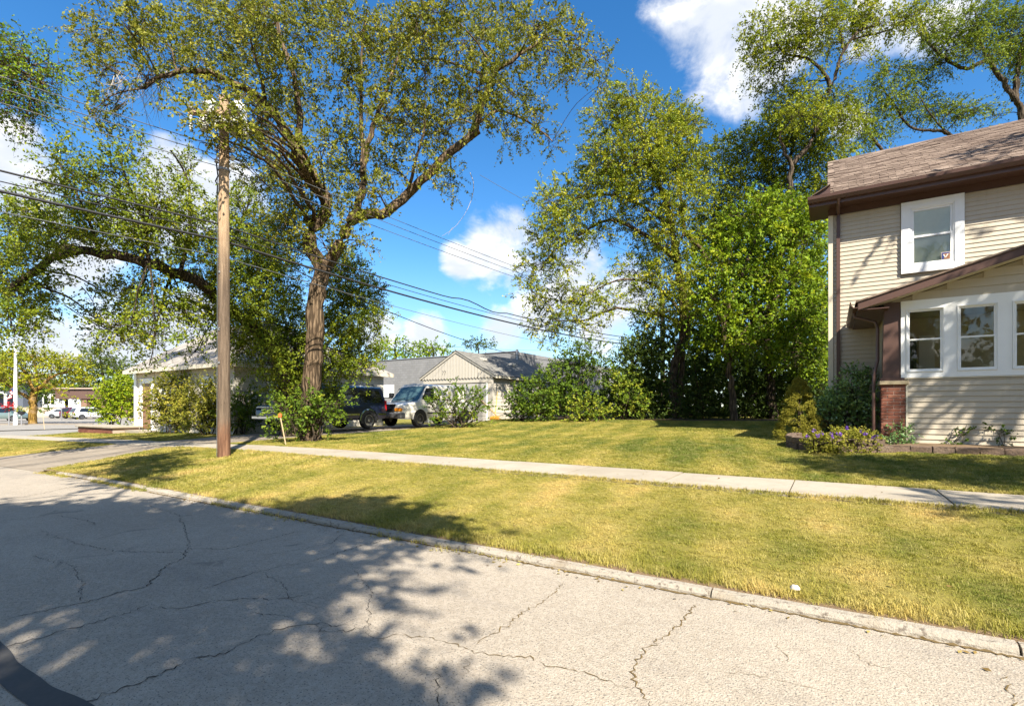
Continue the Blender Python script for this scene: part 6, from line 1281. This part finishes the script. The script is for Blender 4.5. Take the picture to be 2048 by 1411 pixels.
far_tree('background_tree', 'green tree between the locust and the bank roof', 130, 812, 90, [(120, 770, 34, 20), (150, 780, 30, 18), (100, 790, 30, 16)], L_SHRUB, .45)
for i, (u, w_) in enumerate([(1750, 50), (1900, 60), (2080, 60), (1150, 40), (-150, 60), (-300, 80)]):
    far_tree('background_tree', ['tree line beyond the tan house', 'tree far behind the tan house porch', 'tree past the right end of the tan house', 'tree far behind the garage shrubs', 'tree past the flagpole end of the cross street', 'tree at the far end of the paved lot'][i], u, 812, 70, [(u, 745, w_, 34), (u - 30, 770, w_, 30), (u + 30, 775, w_, 28)], L_DARK, .5)
bank = empty('bank_building', fpt(170, 78), 'low brown roofed drive through bank beyond the parked cars', 'building', rotz=YAW)
MB().box(-4.6, 8, 0, 8, 2.9, 4.4).build('roof_band', mat('brown_metal_roof', None, (.095, .055, .042), .6, var=.1), bank, local=True); MB().box(-4.9, 8.3, -.3, 8.3, 4.4, 4.6).build('roof_edge', mat('tan_roof_edge', None, (.32, .25, .20), .7), bank, local=True)
M_BBR = mat('brown_brick_wall', None, (.20, .12, .08), .9, var=.2, vscale=5)
for x_ in (-.8, 2.4, 5.4): MB().box(x_, x_ + .9, 0.2, 1.1, -.1, 2.9).build('pillar', M_BBR, bank, local=True)
MB().box(-4.5, 8, 5.0, 7.9, -.1, 2.9).build('wall', mat('dark_wall', None, (.06, .05, .045), .8), bank, local=True); MB().box(-1.5, 8, 2.5, 3.2, .0, 1.3).build('low_wall', mat('tan_low_wall', None, (.36, .30, .22), .8), bank, local=True)
fw_ = empty('lot_wall', fpt(100, 84), 'long low tan wall at the back of the parking lot', 'wall', rotz=YAW); MB().box(-6, 9, 0, .3, -.1, 1.5).build('panel', mat('tan_stucco', None, (.40, .34, .26), .85), fw_, local=True); MB().box(-6.05, 9.05, -.05, .35, 1.5, 1.6).build('coping', M_WALK, fw_, local=True)
wh = empty('white_house', fpt(100, 100), 'small white house partly hidden behind the locust trunk', 'house', rotz=YAW); MB().box(-2.2, 4.2, 0, 6, -.1, 4.6).build('wall', M_WHITE, wh, local=True)
MB().prism([(-2.6, 4.6), (4.6, 4.6), (1, 6.4)], -.3, 6.3, 'y').build('roof', M_GREYSH, wh, local=True)
for x_ in (-1.2, .2, 1.8): MB().box(x_, x_ + .7, -.03, -.002, 2.2, 3.8).build('window', M_TINT, wh, local=True)
dh = empty('dark_house', fpt(8, 96), 'slate blue gabled house behind the green grey car', 'house', rotz=YAW); M_SLATE = mat('slate_siding', None, (.085, .10, .13), .7); MB().box(-5, 3.6, 0, 7, -.1, 6.2).build('wall', M_SLATE, dh, local=True)
MB().prism([(-5.6, 6.2), (4.2, 6.2), (2.6, 8.4), (-5.6, 8.4)], -.5, 7.5, 'y').build('roof', mat('mauve_shingle', None, (.22, .165, .14), .9), dh, local=True); MB().prism([(-4.2, 4.0), (2.6, 4.0), (-.8, 5.2)], -2.2, -.005, 'y').build('porch_gable', M_SLATE, dh, local=True)
for a, b in (((-4.5, 3.95), (-.8, 5.3)), ((2.9, 3.95), (-.8, 5.3))): MB().tube([(a[0], -2.3, a[1]), (b[0], -2.3, b[1])], .13, 4).build('rake_trim', M_WHITE, dh, local=True)
for x_ in (-4.0, -.8, 2.2): MB().box(x_, x_ + .3, -2.2, -1.9, -.1, 4.0).build('porch_post', M_WHITE, dh, local=True)
for x_ in (-4.2, -2.6, -1.0): MB().box(x_, x_ + 1.1, -.03, -.002, 5.0, 6.0).build('window', M_WHITE, dh, local=True)
sg = empty('street_sign', fpt(123, 60), 'white rectangular sign on a slim post in front of the bank', 'sign', rotz=YAW); MB().box(-.04, .04, -.04, .04, 0, 2.2).build('post', M_METAL, sg, local=True); MB().box(-.46, .46, -.06, -.041, 1.55, 2.05).build('board', M_WHITE, sg, local=True); MB().box(-.18, .18, -.06, -.041, 2.1, 2.35).build('top_plate', M_METAL, sg, local=True); MB().box(-.14, .14, -.066, -.061, 1.72, 1.80).build('marking', M_BLACKP, sg, local=True)
def basket(name, label, u, v, D, r, leaf, cat):
    c = P(u, v, D); root = empty(name, (c[0], c[1], FZ + .05), label, cat); lv = Leaves(); MB().tube([(c[0], c[1], FZ + .05), (c[0], c[1], c[2])], .05, 8).build('post', M_METAL, root); MB().lathe([(.02, -.35), (.2, -.25), (.3, 0), (.28, 0)], tuple(c), 'z', 12).build('pot', M_BLACKP, root)
    puff(lv, None, c + UP * .1, (r, r * .75, r), 3.0, D, .10, .7, .2, .2, 10, .5); lv.build('flowers', leaf, root)
basket('flower_planter', 'raised planter full of red flowers left of the flagpole', 18, 815, 44.5, .52, L_RED, 'planter'); basket('flower_planter', 'raised planter of yellow green vines right of the flagpole', 43, 822, 44.5, .42, L_YEL, 'planter')
isl = P(60, 845, 46); MB().prism([(-7, -2.5), (5.5, -2.5), (6.5, 0), (5.5, 3), (-7, 3)], FZ - .05, FZ + .12, 'z')
mb = MB(); mb.prism([(isl[0] + a * RGT[0] + b * FWD[0], isl[1] + a * RGT[1] + b * FWD[1]) for a, b in ((-6, -.8), (4.0, -.6), (5, .8), (4, 2.2), (-6, 2.4))], FZ - .02, FZ + .10, 'z'); tag(mb.build('planting_island', M_DRIVE, None), 'kerbed island under the locust tree', kind='structure')
shrub('lot_shrub', 'low dark hedge plants at the foot of the lot wall', 100, 832, 80, [(95, 822, 16, 8), (120, 824, 12, 6)], L_SHRUB, .25, .6, 2.0, .5, .4); shrub('lot_shrub', 'yellow flowering plants in front of the silver sedan', 135, 836, 66, [(135, 831, 14, 5), (148, 832, 8, 4)], L_YEL, .2, .6, 2.0, .4, .6)
# ------------------------------------------------------------------ trees across the street (the windows of the house mirror them)
for i, (x_, y_, h_) in enumerate([(22, -17, 11), (13, -19, 12), (30, -14, 10), (4, -21, 11), (-8, -20, 12), (38, -20, 12), (8.5, -16, 12), (17.5, -15, 11)]):
    rt = empty('opposite_tree', (x_, y_, .08), ['tree opposite the tan house', 'tree opposite the porch windows', 'tree opposite the far end of the porch', 'tree opposite the lawn', 'tree opposite the driveway', 'tree at the opposite corner lot', 'tree opposite the brick pier', 'tree opposite the rose bushes'][i] + ' across the street', 'tree', 'trees across the street'); tb = Tubes(); lv = Leaves()
    b_ = np.array([x_, y_, .08]); tb.limb([b_, b_ + (0.2, .1, h_ * .4), b_ + (0, 0, h_ * .8)], .3, .08, 10)
    for k in range(26): a_ = RNG.uniform(0, 6.283); hh = RNG.uniform(.16, 1); r_ = 4.0 * math.sqrt(max(.05, 1 - (hh * 1.5 - .6) ** 2)) * RNG.uniform(.3, 1); puff(lv, tb, b_ + np.array([math.cos(a_) * r_, math.sin(a_) * r_, hh * h_]), (1.6, 1.1, 1.6), 2.6, 20, .40, .6, .7, .3, 10, .5, twig=0)
    tb.build('trunk', B_DARK, rt); lv.build('crown', L_SHRUB, rt)
# ------------------------------------------------------------------ small things
def stake(label, top, bot, D, top_m):
    A, B = P(*bot, D), P(*top, D); A[2] = gz(A[0], A[1]) - .03; r = empty('survey_stake', tuple(A), label, 'stake'); MB().tube([A, B], .016, 4).build('stick', mat('lath_wood', None, (.45, .34, .20), .8), r)
    if top_m: MB().lathe([(.0, .06), (.05, .03), (.045, -.05), (.0, -.07)], tuple(B), 'z', 8).build('ribbon', top_m, r)
stake('leaning wooden survey stake with an orange top by the elm', (560, 830), (572, 884), 14.0, mat('orange_ribbon', None, (.75, .13, .03), .6))
stake('thin pale marker stake in the grass by the cross street', (85, 826), (89, 866), 30, None)
tl_ = P(1000, 838, 26.0); tz = gz(tl_[0], tl_[1]); tool = empty('leaning_plank', (tl_[0], tl_[1], tz), 'pale wooden plank leaning on the garage side wall', 'plank')
MB().tube([(tl_[0] + .25, tl_[1] - .2, tz), (GX1 + .03, tl_[1] + .1, tz + 1.15)], .05, 4).build('board', mat('bare_plank', None, (.48, .33, .19), .8), tool)
c = P(990, 832, 26.0); bk = empty('orange_tool', (c[0], c[1], gz(c[0], c[1])), 'orange yard tool lying at the garage corner', 'tool'); MB().lathe([(.0, -.28), (.10, -.26), (.13, 0), (.12, .26), (.0, .28)], (c[0], c[1], gz(c[0], c[1]) + .13), 'x', 12).build('drum', mat('orange_plastic', None, (.62, .24, .03), .5), bk)
MB().tube([(c[0], c[1], gz(c[0], c[1]) + .2), (c[0] + .05, c[1] + .15, gz(c[0], c[1]) + 1.5)], .018, 5).build('handle', mat('yellow_plastic', None, (.65, .42, .05), .5), bk)
s_ = G(1590, 1177, .085); me = MB().lathe([(.0, .05), (.03, .045), (.05, .02), (.052, -.005), (.0, -.02)], (0, 0, 0), 'z', 9).mesh('stone', True)
for v in me.vertices: v.co += Vector((random.uniform(-.008, .008), random.uniform(-.008, .008), random.uniform(-.006, .006)))
st_ = link('white_stone', me, mat('white_stone_mat', None, (.50, .46, .41), .9, var=.2, vscale=40), None, loc=(s_[0], s_[1], gz(s_[0], s_[1]) + .03)); st_.scale = (.62, .45, .55); tag(st_, 'small white stone lying in the verge grass', 'stone')
# cycles
sc.render.engine = 'CYCLES'; sc.cycles.use_denoising = True; sc.cycles.max_bounces = 6; sc.cycles.diffuse_bounces = 3; sc.cycles.glossy_bounces = 3; sc.cycles.transmission_bounces = 4; sc.cycles.transparent_max_bounces = 8; sc.cycles.caustics_reflective = False; sc.cycles.caustics_refractive = False
